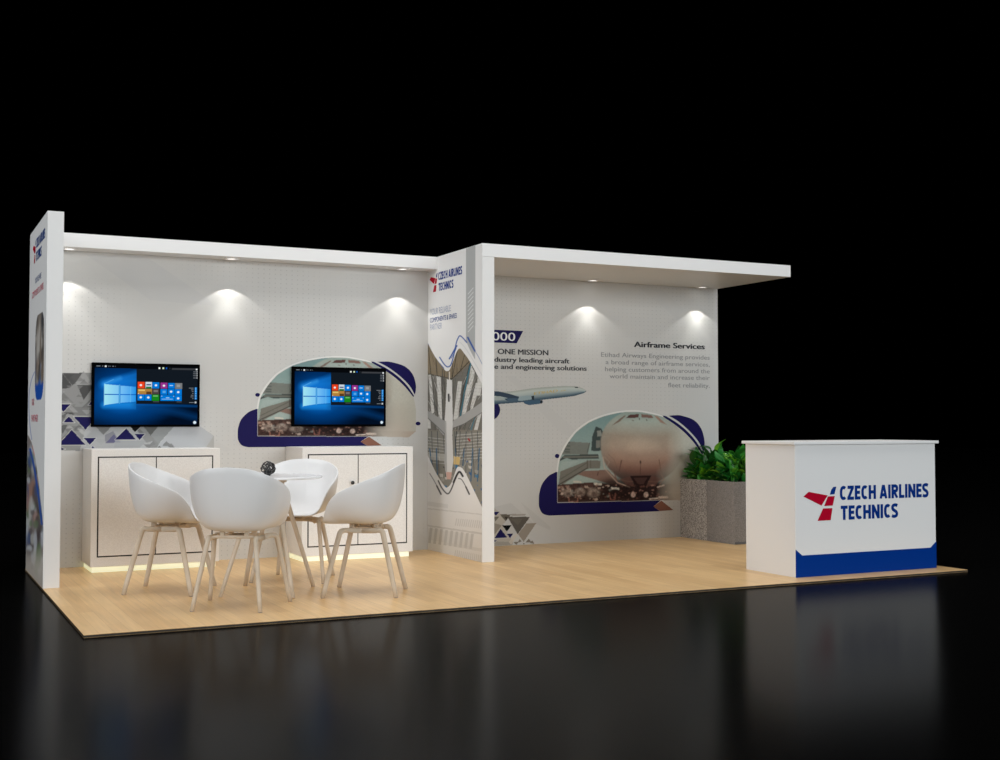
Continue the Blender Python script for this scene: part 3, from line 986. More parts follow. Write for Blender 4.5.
def stroke_word(name, plane, word, s0, s1, t0, cap, material, off=.0012):
    th = .225

    def arc(cx, cy, rx, ry, a0, a1, n=14):
        out = []
        for k in range(n + 1):
            a_ = radians(a0 + (a1 - a0) * k / n)
            c_, s_ = cos(a_), sin(a_)
            out.append((cx + rx * math.copysign(abs(c_) ** .82, c_), cy + ry * math.copysign(abs(s_) ** .82, s_)))
        return out
    h = th / 2

    def glyph(ch):
        if ch == 'C':
            w = .60
            return w, [arc(w * .56, .5, w * .56 - h, .5 - h, 52, 308)]
        if ch == 'Z':
            w = .60
            return w, [[(0.02, 1 - h), (w, 1 - h)], [(w - h * .9, 1 - h), (h * .9, h)], [(0, h), (w, h)]]
        if ch == 'E':
            w = .52
            return w, [[(h, 0), (h, 1)], [(h, 1 - h), (w, 1 - h)], [(h, .51), (w * .92, .51)], [(h, h), (w, h)]]
        if ch == 'H':
            w = .68
            return w, [[(h, 0), (h, 1)], [(w - h, 0), (w - h, 1)], [(h, .51), (w - h, .51)]]
        if ch == 'A':
            w = .74
            return w, [[(h, 0), (w / 2 - .02, 1)], [(w - h, 0), (w / 2 + .02, 1)], [(w * .22, .27), (w * .78, .27)]]
        if ch == 'I':
            return th, [[(h, 0), (h, 1)]]
        if ch == 'R':
            w = .64
            return w, [[(h, 0), (h, 1)], [(h, 1 - h)] + arc(w * .5, .70, w * .5 - h, .30 - h, 90, -90) + [(h, .40 + h)], [(w * .42, .45), (w - h * .9, 0)]]
        if ch == 'L':
            w = .50
            return w, [[(h, 0), (h, 1)], [(h, h), (w, h)]]
        if ch == 'N':
            w = .70
            return w, [[(h, 0), (h, 1)], [(w - h, 0), (w - h, 1)], [(h, .97), (w - h, .03)]]
        if ch == 'T':
            w = .60
            return w, [[(w / 2, 0), (w / 2, 1)], [(0, 1 - h), (w, 1 - h)]]
        if ch == 'S':
            w = .58
            P_ = [(.93, .86), (.72, .905), (.45, .905), (.22, .84), (.16, .70), (.27, .58), (.5, .50), (.73, .41), (.84, .28), (.76, .15), (.52, .095), (.28, .095), (.06, .15)]
            return w, [[(q.x, q.y) for q in catmull([(x * w, y, 0) for x, y in P_], 4)]]
        return .26, []
    x = 0
    items = []
    for ch in word:
        w, st_ = glyph(ch)
        items.append((x, st_))
        x += w + (.085 if ch != ' ' else 0)
    total = x - .085
    k = (s1 - s0) / total
    V_, F_ = [], []
    lay = 0
    for x0, strokes in items:
        for st_ in strokes:
            P_ = [Vector((p[0] + x0, p[1])) for p in st_]
            n0 = len(V_)
            for i, p in enumerate(P_):
                d0 = (p - P_[i - 1]).normalized() if i else (P_[1] - p).normalized()
                d1 = (P_[i + 1] - p).normalized() if i < len(P_) - 1 else d0
                d = (d0 + d1).normalized()
                nn = Vector((-d.y, d.x))
                mit = h / max(.6, nn.dot(Vector((-d0.y, d0.x))))
                for sg in (1, -1):
                    q = p + nn * mit * sg
                    q.y = min(1, max(0, q.y)) if len(P_) == 2 else q.y
                    V_.append(tuple(plane.pt(s0 + q.x * k, t0 + q.y * cap, off + (lay % 6) * .0001)))
            for i in range(len(P_) - 1):
                a_ = n0 + 2 * i
                F_.append((a_, a_ + 1, a_ + 3, a_ + 2))
            lay += 1
    me = bpy.data.meshes.new(name)
    me.from_pydata(V_, [], F_)
    return link(name, me, material)


# airline logo, reused on desk, divider and left wall -----------------------------
def logo(plane, s0, s1, zb, zt, loose_only=True, mats=('logored', 'logoblue')):
    """Logo box 57..918 x 75..317 of the desk sketch mapped onto the given rectangle."""
    def mp(x, y):
        return s0 + (x - 57) / 861 * (s1 - s0), zt - (y - 75) / 242 * (zt - zb)
    # shapes straightened from the desk (baseline falls 18 per 620 there)
    def fix(x, y): return x, y + (x - 150) * 0.03
    def shape(name, polys, material):
        bm = bmesh.new()
        for pts in polys:
            bm.faces.new([bm.verts.new(plane.pt(*mp(*fix(x, y)), .0012)) for x, y in pts])
        me = bpy.data.meshes.new(name)
        bm.to_mesh(me)
        bm.free()
        return link(name, me, material)
    shape('logo_emblem', [[(57, 145), (92, 112), (217, 138), (175, 210)], [(218, 145), (264, 143), (250, 210), (193, 213)], [(185, 230), (248, 228), (235, 313), (148, 317)]], M[mats[0]])
    shape('logo_emblem', [[(232, 132), (240, 100), (255, 78), (275, 76), (262, 130)]], M[mats[1]])
    hgt = (zt - zb)
    s_, t_ = mp(298, 168 + 9)
    s2, _ = mp(918, 0)
    stroke_word('logo_lettering', plane, 'CZECH AIRLINES', s_, s2, t_, hgt * 101 / 242, M[mats[1]])
    s_, t_ = mp(303, 310 + 8)
    s2, _ = mp(697, 0)
    stroke_word('logo_lettering', plane, 'TECHNICS', s_, s2, t_, hgt * 101 / 242, M[mats[1]])


# ------------------------------------------------------------------ reception counter
kd = thing('reception_counter', 'white reception counter with blue base band and logo front', 'counter', ((KX0 + KX1) / 2, (KY0 + KY1) / 2, 0))
build('body', boxbm(KX0, KY0, 0, KX1, KY1, KH, bevel=.0015), M['white_panel'])
build('counter_top', boxbm(KX0 - .02, KY0 - .02, KH + .0003, KX1 + .02, KY1 + .02, KH + .021, bevel=.003), M['white_panel'])
za = DESK.st(795.5, 475 + 558 / 6.897)[1]
zc = DESK.st(796, 475 + 515 / 6.897)[1]
bm = bmesh.new()
pts = [(KX0 - .0005, 0.0005), (KX1 + .0005, 0.0005), (KX1 + .0005, zc + .0), (KX1 - .055, za - .0), (KX0 + .055, za), (KX0 - .0005, zc)]
f = bm.faces.new([bm.verts.new(DESK.pt(x, z, .0025)) for x, z in pts])
ex = bmesh.ops.extrude_face_region(bm, geom=[f])
bmesh.ops.translate(bm, verts=[v for v in ex['geom'] if isinstance(v, bmesh.types.BMVert)], vec=(0, .0022, 0))
build('base_band_panel', bm, M['navyblue'])
a0 = DESK.st(795 + 57 / 6.897, 475 + 145 / 6.897)
a1 = DESK.st(795 + 918 / 6.897, 475 + 60 / 6.897)
zb_ = DESK.st(795 + 150 / 6.897, 475 + 317 / 6.897)[1]
zt_ = DESK.st(795 + 265 / 6.897, 475 + 76 / 6.897)[1]
logo(DESK, a0[0], a1[0], zb_, zt_)
adopt(kd, loose(('body', 'counter_top', 'base_band_panel', 'logo_emblem', 'logo_lettering')))

# ------------------------------------------------------------------ divider wall print
a0 = DIV.st(429.8, 280)
a1 = DIV.st(462.2, 270)
zb_ = DIV.st(434, 292.2)[1]
zt_ = DIV.st(437, 274)[1]
lg = thing('wall_logo', 'red and blue logo at top of the divider wall', 'logo', tuple(DIV.pt(a0[0], zb_)))
logo(DIV, a0[0], a1[0], zb_, zt_ + .01)
adopt(lg, loose(('logo_emblem', 'logo_lettering')))
lg = thing('partner_slogan', 'three line blue slogan under logo on the divider wall', 'lettering', tuple(DIV.pt(a0[0], zb_ - .2)))
lettering_px('slogan_lettering', DIV, 'YOUR RELIABLE', 430.3, 309.2, 315.2, 450.8, M['thinblue'], None)
lettering_px('slogan_lettering', DIV, 'COMPONENTS & SPARES', 430.3, 318.2, 322.8, 456.9, M['logoblue2'], None, bold=.03)
lettering_px('slogan_lettering', DIV, 'PARTNER', 430.3, 324.6, 330.4, 442, M['thinblue'], None)
adopt(lg, loose(('slogan_lettering',)))


def hangar():
    s0 = DIV.st(427.6, 450)[0]
    a = Art(DIV, -D + .001, 0.001, -DY - .002, 2.396, 0.0032)
    a.k = 1.15
    F1 = (425, 330, 7.6)
    a.frame(*F1)
    top = smooth_open([(20, 98), (75, 200), (140, 290), (155, 308), (172, 313), (190, 298), (215, 235), (240, 170), (265, 140), (300, 180), (345, 245), (425, 395)], 4)
    topF = [(425 + x / 7.6, 330 + y / 7.6) for x, y in top]
    bot = smooth_open([(12, 180), (60, 280), (100, 343), (118, 352), (140, 325), (165, 255), (180, 245), (205, 265), (250, 355), (305, 470)], 4)
    botF = [(425 + x / 5.233, 420 + y / 5.233) for x, y in bot]
    a.frame(0, 0, 1)
    P = a.mask(topF + [(484, 385), (484, 510)] + botF[::-1] + [(425, 450)])
    a.ink(P, (122, 118, 108))
    U, V = a.U, a.V
    a.frame(*F1)
    p = lambda pts, c, al=1.0: a.ink(a.mask(pts) * P, c, al, opaque=False)
    l = lambda pts, w, c, al=1.0: a.ink(a.line(pts, w) * P, c, al, opaque=False)
    # brown roof with trusses
    p([(0, 60), (460, 60), (460, 330), (350, 390), (200, 370), (0, 330)], (124, 112, 92))
    for x0, x1 in [(20, 50), (75, 95), (130, 150), (260, 205), (330, 250), (215, 205)]:
        l([(x0, 80), (x1, 380)], 5, (58, 52, 44))
    l([(0, 330), (200, 370), (300, 400)], 8, (66, 62, 54))
    l([(200, 380), (345, 230)], 7, (56, 50, 42))
    l([(0, 355), (150, 372)], 4, (90, 86, 78))
    # rooflight strips
    p([(200, 380), (340, 255), (456, 330), (456, 760), (0, 760), (0, 330)], (106, 104, 98))
    for q in [((25, 340), (45, 340), (75, 620), (50, 640)), ((88, 352), (120, 356), (132, 700), (106, 700)), ((165, 372), (200, 380), (200, 480), (170, 480)),
              ((250, 388), (282, 390), (250, 690), (216, 680)), ((350, 270), (385, 300), (330, 560), (300, 640)), ((320, 410), (352, 412), (300, 700), (270, 700)),
              ((385, 400), (425, 410), (350, 640), (320, 700)), ((400, 340), (440, 380), (420, 500), (395, 500)), ((425, 560), (456, 520), (400, 760), (372, 760)),
              ((15, 640), (38, 640), (45, 750), (15, 750))]:
        p(q, (196, 196, 192), .95)
        xs = [v[0] for v in q]
    for yy in range(280, 760, 26):
        l([(0, yy), (450, yy + 10)], 2.5, (120, 118, 112), .45)
    for x0, x1 in [(60, 78), (75, 100), (140, 165), (150, 155), (220, 205), (300, 262), (392, 300), (300, 240)]:
        l([(x0, 370), (x1, 760)], 4, (70, 66, 60), .8)
    l([(350, 245), (330, 330), (300, 470), (270, 650)], 9, (44, 110, 128))
    l([(345, 240), (322, 330), (290, 470), (262, 640)], 4, (40, 40, 40))
    l([(455, 520), (380, 660), (350, 760)], 6, (60, 120, 140))
    l([(360, 280), (425, 385)], 8, (50, 50, 50))
    l([(132, 300), (140, 760)], 5, (60, 62, 64))
    # lower half frame
    a.frame(425, 420, 5.233)
    p([(0, 60), (320, 60), (320, 500), (0, 300)], (126, 124, 116))
    rnd = random.Random(5)
    for k in range(9):
        yy = 80 + k * 16
        l([(0, yy + 10), (115, yy + 22)], 3, (176, 176, 172), .9)
        l([(160, yy), (310, yy - 12)], 3, (188, 188, 184), .9)
    for k in range(11):
        x = 5 + k * 30
        l([(x, 60), (x + rnd.uniform(-16, 16), 300)], 3, (52, 60, 66), .9)
    p([(0, 165), (110, 180), (110, 215), (0, 200)], (168, 166, 160), .8)
    for x0, x1 in [(25, 45), (60, 66), (250, 240), (285, 275), (205, 192), (160, 165)]:
        l([(x0, 150), (x1, 320)], 6, (38, 86, 120), .9)
    for i in range(90):
        x, y = rnd.uniform(0, 310), rnd.uniform(200, 460)
        r = rnd.uniform(3, 11)
        p([(x - r, y - r), (x + r, y - r * .6), (x + r * .8, y + r), (x - r * .7, y + r * .7)], rnd.choice([(60, 64, 66), (150, 148, 142), (40, 84, 130), (190, 188, 182), (86, 82, 74), (120, 116, 108), (50, 110, 150)]), .8)
    p([(150, 190), (185, 195), (180, 235), (150, 232)], (196, 170, 112))
    l([(228, 100), (234, 108)], 9, (150, 40, 40))
    l([(165, 60), (160, 120), (165, 180)], 5, (50, 56, 58))
    a.frame(*F1)
    for i in range(130):
        x, y = rnd.uniform(0, 450), rnd.uniform(330, 1000)
        dx = (x - 190) * .25 + rnd.uniform(-8, 8)
        ln_ = rnd.uniform(30, 130)
        l([(x + dx * ln_ / 160, y), (x - dx * ln_ / 160, y + ln_)], rnd.choice([2, 3, 4]), rnd.choice([(56, 54, 50), (70, 68, 62), (200, 200, 196), (150, 148, 142), (44, 60, 70)]), .65)
    for i in range(40):
        x, y = rnd.uniform(0, 450), rnd.uniform(120, 330)
        l([(x, y), (x - (x - 190) * .1, y + rnd.uniform(30, 90))], 3, rnd.choice([(92, 82, 66), (60, 54, 46), (146, 132, 108)]), .6)
    # aircraft from above: wings, fuselage, fin
    a.frame(*F1)
    p([(0, 600), (40, 625), (165, 700), (185, 760), (140, 800), (60, 700), (0, 650)], (150, 150, 148))
    p([(456, 530), (380, 585), (215, 690), (205, 745), (300, 712), (456, 610)], (156, 156, 154))
    l([(456, 612), (300, 712), (210, 750)], 5, (96, 96, 94))
    l([(0, 650), (70, 712), (150, 790)], 5, (96, 96, 94))
    fus = [(168, 380), (205, 380), (212, 690), (208, 800), (215, 1000), (196, 1135), (166, 1135), (146, 1000), (155, 800), (150, 690)]
    p(fus, (204, 204, 202))
    p([(150, 690), (162, 690), (168, 1100), (152, 1040), (146, 1000), (155, 800)], (160, 160, 158), .9)
    l([(180, 490), (182, 540)], 13, (34, 34, 36))
    l([(190, 505), (192, 520)], 8, (150, 150, 150))
    l([(186, 320), (186, 380)], 7, (210, 205, 196))
    p([(160, 1080), (205, 1080), (196, 1135), (166, 1135)], (196, 160, 148))
    # white area: pale bars near the floor
    W_ = 1 - P
    a.ink(W_, np.array(WALL))
    a.a = np.ones_like(a.a)
    a.frame(425, 420, 5.233)
    q = lambda pts, g, al=1.0: a.ink(a.mask(pts) * W_, (g, g, g - 1), al, opaque=False)
    a.k = 1.55
    q([(10, 425), (120, 440), (120, 462), (10, 448)], 172, .6)
    q([(10, 460), (300, 492), (300, 498), (10, 466)], 160, .55)
    q([(10, 548), (300, 590), (300, 600), (10, 556)], 150, .5)
    for k in range(13):
        x = 158 + k * 11
        q([(x + 6, 515 + k), (x + 12, 515 + k), (x + 4, 553 + k * 1.2), (x - 2, 553 + k * 1.2)], 166, .7)
    q([(10, 565), (250, 600), (245, 668), (10, 625)], 170, .4)
    for k in range(9):
        x = 18 + k * 27
        q([(x + 8, 562 + k * 4), (x + 22, 564 + k * 4), (x + 12, 645 + k * 4), (x - 2, 642 + k * 4)], 150, .6)
    q([(100, 640), (297, 672), (297, 690), (100, 652)], 168, .5)
    for k in range(15):
        x = 155 + k * 10
        q([(x + 4, 680 + k * 2), (x + 9, 680 + k * 2), (x + 4, 712 + k * 3), (x - 1, 712 + k * 3)], 168, .7)
    # dark squiggles below the photograph
    L2 = lambda pts, w, c, al=1.0: a.ink(a.line(smooth_open(pts, 5), w) * W_, c, al, opaque=False)
    L2([(70, 318), (90, 358), (118, 386), (138, 362), (165, 292), (182, 270), (198, 294)], 7, (66, 66, 68))
    L2([(150, 325), (168, 286), (182, 272), (198, 294)], 10, (30, 30, 32))
    L2([(176, 306), (192, 312), (212, 345), (232, 388)], 5, (84, 84, 86))
    L2([(214, 350), (232, 388)], 8, (50, 50, 52))
    L2([(25, 280), (52, 325), (84, 388)], 5, (120, 120, 122))
    L2([(62, 345), (84, 388)], 8, (66, 66, 68))
    L2([(200, 262), (250, 352), (300, 452)], 4, (190, 190, 190))
    # grey upright band with hatch marks
    a.frame(0, 0, 1)
    a.k = 1.4
    G = a.mask([(466, 236), (475.4, 232), (475.2, 360), (470, 350), (466, 341)]) * W_
    a.ink(G, (150, 152, 152), 1, opaque=False)
    for k in range(10):
        y = 294 + k * 4.2
        a.ink(a.line([(468.2, y), (473.2, y - 6)], .7) * G, (186, 188, 188), 1, opaque=False)
    # blue sweeps
    a.frame(*F1)
    a.k = 1.45
    L2([(112, 208), (140, 252), (160, 274), (178, 280), (198, 262), (218, 195), (238, 100), (252, 62), (266, 44), (290, 62), (318, 95)], 9, (58, 84, 140))
    L2([(186, 218), (200, 195), (222, 155), (242, 120)], 11, (38, 70, 135))
    L2([(200, 215), (225, 170), (238, 140)], 4, (38, 70, 135))
    L2([(326, 58), (352, 108), (380, 160)], 13, (38, 70, 135))
    L2([(380, 160), (405, 200), (436, 262)], 5, (120, 130, 160))
    L2([(20, 100), (70, 198), (140, 290)], 7, (120, 132, 164))
    L2([(112, 258), (140, 290)], 11, (52, 80, 140))
    L2([(265, 92), (300, 128), (345, 196), (440, 355)], 5, (176, 178, 180))
    ob = a.mesh('hangar_mural', M['print'], None, off=0.0005, keep=.2)
    tag(ob, 'tall hangar photo print on the divider wall between wavy lines', 'mural')


hangar()

# ------------------------------------------------------------------ left wall outer face print
yy = lambda u, v: LEFT.st(u, v)
a0, a1 = LEFT.st(33.0, 258), LEFT.st(45.2, 238)
zb_ = LEFT.st(34, 264)[1]
zt_ = LEFT.st(38, 237.0)[1]
lg = thing('wall_logo', 'red and blue logo on outer face of end wall', 'logo', tuple(LEFT.pt(a0[0], zb_)))
logo(LEFT, a0[0], a1[0], zb_, zt_, mats=('logored', 'logoblue2'))
adopt(lg, loose(('logo_emblem', 'logo_lettering')))


def end_wall_print():
    a = Art(LEFT, -D + .01, 0.002, -LY - .004, H - .01, 0.006)
    a.k = 1.25
    a.ink(np.ones_like(a.a), np.array(WALL))
    a.frame(20, 290, 5.07)
    # rounded picture
    w0 = LEFT.st(35.6, 330)[0]
    w1 = LEFT.st(44.3, 330)[0]
    zt = LEFT.st(42, 312)[1]
    zb = LEFT.st(42, 399)[1]
    S, T = a.S, a.T
    cx, hw = (w0 + w1) / 2, (w1 - w0) / 2
    r = hw * .55
    qx = np.maximum(np.abs(S - cx) - (hw - r), 0)
    cz, hh = (zt + zb) / 2, (zt - zb) / 2
    qz = np.maximum(np.abs(T - cz) - (hh - r), 0)
    Pm = (np.hypot(qx, qz) < r).astype(float)
    a.ink(Pm, (120, 112, 104), 1)
    rnd = random.Random(9)
    for i in range(60):
        x, z = rnd.uniform(w0, w1), rnd.uniform(zb + .1, zt)
        rx, rz = rnd.uniform(.03, .12), rnd.uniform(.04, .16)
        d = np.sqrt(((S - x) / rx) ** 2 + ((T - z) / rz) ** 2)
        c = rnd.choice([(80, 76, 72), (150, 146, 140), (60, 62, 66), (176, 172, 166), (110, 96, 84)] + ([(170, 120, 96), (60, 100, 160)] if z < cz - .05 else []))
        a.ink(np.clip((1 - d) * 2, 0, 1) * Pm, c, .8)
    a.ink(Pm * np.clip((zb + .12 - T) / .03, 0, 1), (30, 76, 160), 1)
    # lower photograph bounded by a curve
    a.frame(20, 430, 4.47)
    Q = a.mask(smooth_open([(35, 20), (58, 75), (78, 190), (98, 360), (106, 480), (108, 640)], 5) + [(108, 730), (0, 730), (20, 120)])
    a.ink(Q, (120, 112, 110), 1)
    for i in range(120):
        x, y = rnd.uniform(20, 108), rnd.uniform(100, 640)
        c = rnd.choice([(70, 62, 62), (90, 84, 84), (150, 112, 98), (60, 80, 120), (170, 170, 166), (96, 112, 84), (176, 180, 186), (50, 48, 50)])
        a.ink(a.ell(x, y, rnd.uniform(5, 13), rnd.uniform(12, 48), .6) * Q, c, .7)
    a.ink(a.line(smooth_open([(45, 85), (64, 170), (84, 300), (98, 420)], 5), 9) * Q, (44, 78, 150), 1)
    a.ink(a.line([(58, 70), (66, 110)], 6) * Q, (200, 100, 96), 1)
    a.ink(np.clip((a.Y - 520) / 80, 0, 1) * Q, (176, 168, 158), .7)
    # thin blue arcs
    a.frame(20, 290, 5.07)
    a.ink(a.line(smooth_open([(74, 415), (55, 470), (45, 560), (50, 680), (60, 760)], 5), 3.5), (110, 130, 180), .8)
    ob = a.mesh('end_wall_mural', M['print'], None, off=0.0004, keep=.1)
    tag(ob, 'rounded photo and curved crowd print on end wall outside', 'mural')


end_wall_print()
lg = thing('end_wall_slogan', 'blue and red slogan lines on outer face of end wall', 'lettering', tuple(LEFT.pt(-2.8, 1.5)))
lettering_px('slogan_lettering', LEFT, 'YOUR RELIABLE', 35.2, 278.5, 284, 42.0, M['logoblue2'], None, off=.0014)
lettering_px('slogan_lettering', LEFT, 'COMPONENTS & SPARES', 32.2, 293, 299, 44.6, M['redprint'], None, bold=.03, off=.0014)
lettering_px('slogan_lettering', LEFT, 'OUR', 32.0, 399, 405.5, 34.6, M['redprint'], None, bold=.03, off=.0014)
lettering_px('slogan_lettering', LEFT, 'PARTNER', 31.6, 415, 421.5, 38.6, M['redprint'], None, bold=.03, off=.0014)
adopt(lg, loose(('slogan_lettering',)))


# ------------------------------------------------------------------ wall screens
def screen_art():
    a = Art(None, 0, 0, 1, 1, 0.0042)
    a.nx = a.nx
    # sketch frame of the photograph: x 110..900, y 112..577
    a.X = 110 + a.S * 790
    a.Y = 577 - a.T * 465
    X, Y = a.X, a.Y
    a.k = 1.0
    a.c[:] = np.array(lin((1, 14, 34)))
    a.a[:] = 1
    g = lambda m_, c, al=1.0: a.ink(m_, c, al)
    glow = lambda cx, cy, rx, ry: np.clip(1 - np.sqrt(((X - cx) / rx) ** 2 + ((Y - cy) / ry) ** 2), 0, 1)
    g(glow(330, 340, 420, 330) ** 1.3, (0, 78, 160))
    g(glow(320, 440, 560, 130) ** 1.3, (0, 70, 140), .8)
    g(glow(320, 335, 230, 170) ** 1.2, (20, 120, 220), .9)
    left_ = (X < 425).astype(float)
    for pts, w, c, al in [([(185, 262), (420, 180)], 40, (20, 120, 215), .5), ([(185, 262), (420, 230)], 60, (20, 130, 225), .5), ([(185, 260), (300, 215)], 26, (60, 165, 240), .4),
                          ([(185, 425), (420, 420)], 40, (30, 150, 235), .6), ([(185, 428), (480, 445)], 24, (20, 120, 210), .5)]:
        a.ink(a.line(pts, w, w) * left_, c, al)
    a.ink(a.line([(420, 425), (700, 470), (900, 520)], 40, 50), (8, 62, 120), .5)
    a.ink(a.line([(420, 418), (900, 430)], 14, 16), (10, 90, 170), .4)
    t = np.clip((X - 185) / 235, 0, 1)[..., None]
    pane = np.array(lin((165, 232, 255))) * (1 - t) + np.array(lin((30, 150, 236))) * t
    for pts in [[(185, 262), (290, 270), (290, 337), (185, 337)], [(304, 272), (422, 280), (422, 337), (304, 337)], [(185, 346), (290, 346), (290, 408), (185, 424)], [(304, 346), (422, 346), (422, 396), (304, 406)]]:
        a.ink(a.mask(pts), pane, .95)
    a.ink(a.line([(297, 268), (297, 410)], 7), (110, 205, 250), .6)
    a.ink(a.line([(380, 282), (380, 400)], 4), (120, 210, 250), .5)
    a.ink(a.line([(183, 258), (183, 428)], 5), (150, 225, 255), .8)
    a.ink(a.line([(183, 258), (250, 225)], 6), (90, 180, 240), .6)
    a.poly([(425, 136), (900, 136), (900, 414), (425, 414)], (18, 25, 33))
    a.poly([(100, 105), (905, 105), (905, 138), (425, 138), (100, 134)], (6, 8, 12))
    R = lambda x0, y0, x1, y1, c: a.poly([(x0, y0), (x1, y0), (x1, y1), (x0, y1)], c)
    for x0, x1 in [(122, 152), (165, 170), (186, 198), (212, 217), (224, 229), (240, 250), (262, 266)]:
        R(x0, 118, x1, 125, (120, 128, 138))
    R(186, 116, 197, 129, (225, 230, 235))
    R(592, 122, 606, 136, (236, 240, 236)); R(622, 122, 636, 136, (208, 226, 190)); R(649, 122, 661, 136, (20, 90, 190)); R(676, 124, 686, 136, (40, 46, 50))
    R(697, 126, 900, 140, (60, 62, 66)); R(884, 128, 899, 140, (225, 228, 230))
    for yy_ in (154, 170, 186, 202):
        R(866, yy_ - 2, 888, yy_ + 2, (130, 136, 142)); R(891, yy_ - 4, 898, yy_ + 4, (200, 204, 208))
    B = (0, 120, 215)
    R(432, 240, 488, 291, (232, 66, 28)); R(494, 240, 542, 291, (205, 214, 224)); R(500, 258, 536, 268, (40, 60, 110)); R(496, 278, 540, 291, (30, 120, 60)); R(547, 241, 601, 291, B)
    R(432, 294, 542, 337, (176, 128, 60)); R(542, 294, 600, 337, (70, 62, 62)); R(440, 300, 490, 312, (225, 190, 110)); R(500, 316, 540, 337, (90, 60, 30)); R(556, 302, 588, 320, (120, 112, 112))
    R(432, 340, 487, 386, B); R(490, 340, 540, 386, B); R(543, 340, 601, 388, (22, 132, 30)); R(552, 345, 590, 356, (110, 180, 110))
    R(609, 243, 664, 291, (150, 48, 140)); R(668, 245, 720, 291, B); R(723, 246, 778, 292, (118, 120, 122)); R(735, 258, 762, 278, (150, 152, 154))
    R(609, 294, 664, 339, B); R(668, 294, 720, 339, B); R(723, 294, 776, 341, B); R(609, 343, 720, 388, B); R(723, 343, 776, 389, B)
    for x, y in [(458, 266), (574, 266), (636, 268), (458, 362), (516, 363), (692, 315), (748, 318), (748, 368)]:
        a.ink(a.ell(x, y, 9, 8, .3), (235, 242, 250))
    R(680, 263, 706, 269, (190, 220, 245)); R(626, 308, 648, 326, (90, 165, 225)); R(620, 372, 705, 376, (150, 200, 240)); R(652, 362, 678, 367, (170, 210, 240))
    for x, y in [(438, 330), (616, 350), (708, 350)]:
        R(x, y, x + 7, y + 3, (220, 230, 240))
    R(552, 395, 600, 399, (90, 96, 102)); R(735, 395, 776, 399, (90, 96, 102))
    for i in range(7):
        y = 285 + i * 14
        R(878, y - 6, 894, y + 5, (20, 140, 232)); R(882, y - 2, 890, y + 2, (170, 220, 250))
        R(870 - [38, 20, 16, 12, 22, 26, 10][i], y - 2, 870, y + 2, (132, 138, 144))
    R(834, 398, 872, 402, (132, 138, 144)); R(880, 393, 893, 406, (190, 196, 202))
    a.ink(a.ell(880, 560, 12, 12, .3), (215, 232, 248))
    return a


SA = screen_art()
TW, TH = 0.781, 0.470


def make_tv():
    root = thing('wall_screen', '', 'screen', (0, 0, 0))
    bm = boxbm(-TW / 2, -.04, 0, TW / 2, -.006, TH, bevel=.003)
    build('bezel', bm, M['black_glass'], root)
    build('wall_bracket', boxbm(-.15, -.007, .12, .15, -.0002, .34), M['gap'], root)
    x0, x1, z0, z1 = -TW / 2 + .018, TW / 2 - .018, .016, TH - .017
    SA.p = Plane((x0, -.0403, z0), (1, 0, 0), (0, -1, 0))
    SA.mesh('display', M['screen'], root, off=.0004, shift=lambda s, t: (s * (x1 - x0), t * (z1 - z0)))
    return root


tvs = []
for i, (x, z, lab) in enumerate([(0.821, 1.014, 'black wall screen in front of the grey triangle collage'), (2.322, 1.015, 'black wall screen in front of the arched airliner mural')]):
    r = make_tv() if i == 0 else None
    if i:
        r = tvs[0].copy()
        COL.objects.link(r)
        for ch in list(tvs[0].children):
            c = ch.copy()
            COL.objects.link(c)
            c.parent = r
    r.location = (x, D, z)
    r['label'] = lab
    r['group'] = 'screens on the back wall'
    tvs.append(r)


# ------------------------------------------------------------------ cabinets with glowing plinth
def make_cabinet():
    root = thing('storage_cabinet', '', 'cabinet', (0, 0, 0), group='low storage cabinets')
    w, h, d = 0.895, 0.858, 0.427
    zb = .040
    build('carcass', boxbm(0, 0, zb, w, d, h, bevel=.002), M['cabinet'], root)
    gx0, gx1, gz0, gz1, gm = .047, .842, .112, .803, .442
    g = .009
    bm = bmesh.new()
    box(bm, gx0 - g / 2, -.0008, gz0 - g / 2, gx1 + g / 2, .0, gz1 + g / 2)
    build('shadow_gap', bm, M['gap'], root)
    a = build('door', boxbm(gx0 + g / 2, -.003, gz0 + g / 2, gm - g / 2.6, -.0009, gz1 - g / 2, bevel=.0006), M['cabinet'], root)
    bm = bmesh.new()
    lathe(bm, [(0, -.026), (.010, -.026), (.014, -.022), (.014, -.016), (.006, -.010), (.006, 0), (0, 0)], 20)
    bmesh.ops.rotate(bm, cent=(0, 0, 0), matrix=Matrix.Rotation(-pi / 2, 3, 'X'), verts=bm.verts)
    bmesh.ops.translate(bm, vec=(gm - .05, -.003, .587), verts=bm.verts)
    for v in bm.verts:
        pass
    build('door_knob', bm, M['knob'], a, smooth=True)
    build('door', boxbm(gm + g / 2.6, -.003, gz0 + g / 2, gx1 - g / 2, -.0009, gz1 - g / 2, bevel=.0006), M['cabinet'], root)
    build('lit_plinth', boxbm(.014, .03, 0.0003, w - .02, d - .004, zb - .0003), M['led'], root)
    return root


cab = make_cabinet()
cab.location = (.379, 2.547, 0)
cab['label'] = 'white two door cabinet under the screen nearest end wall'
c2 = cab.copy()
COL.objects.link(c2)
for ch in list(cab.children):
    c = ch.copy()
    COL.objects.link(c)
    c.parent = c2
    for gch in ch.children:
        k = gch.copy()
        COL.objects.link(k)
        k.parent = c
c2.location = (1.894, 2.547, 0)
c2['label'] = 'white two door cabinet with black knob beside divider wall'


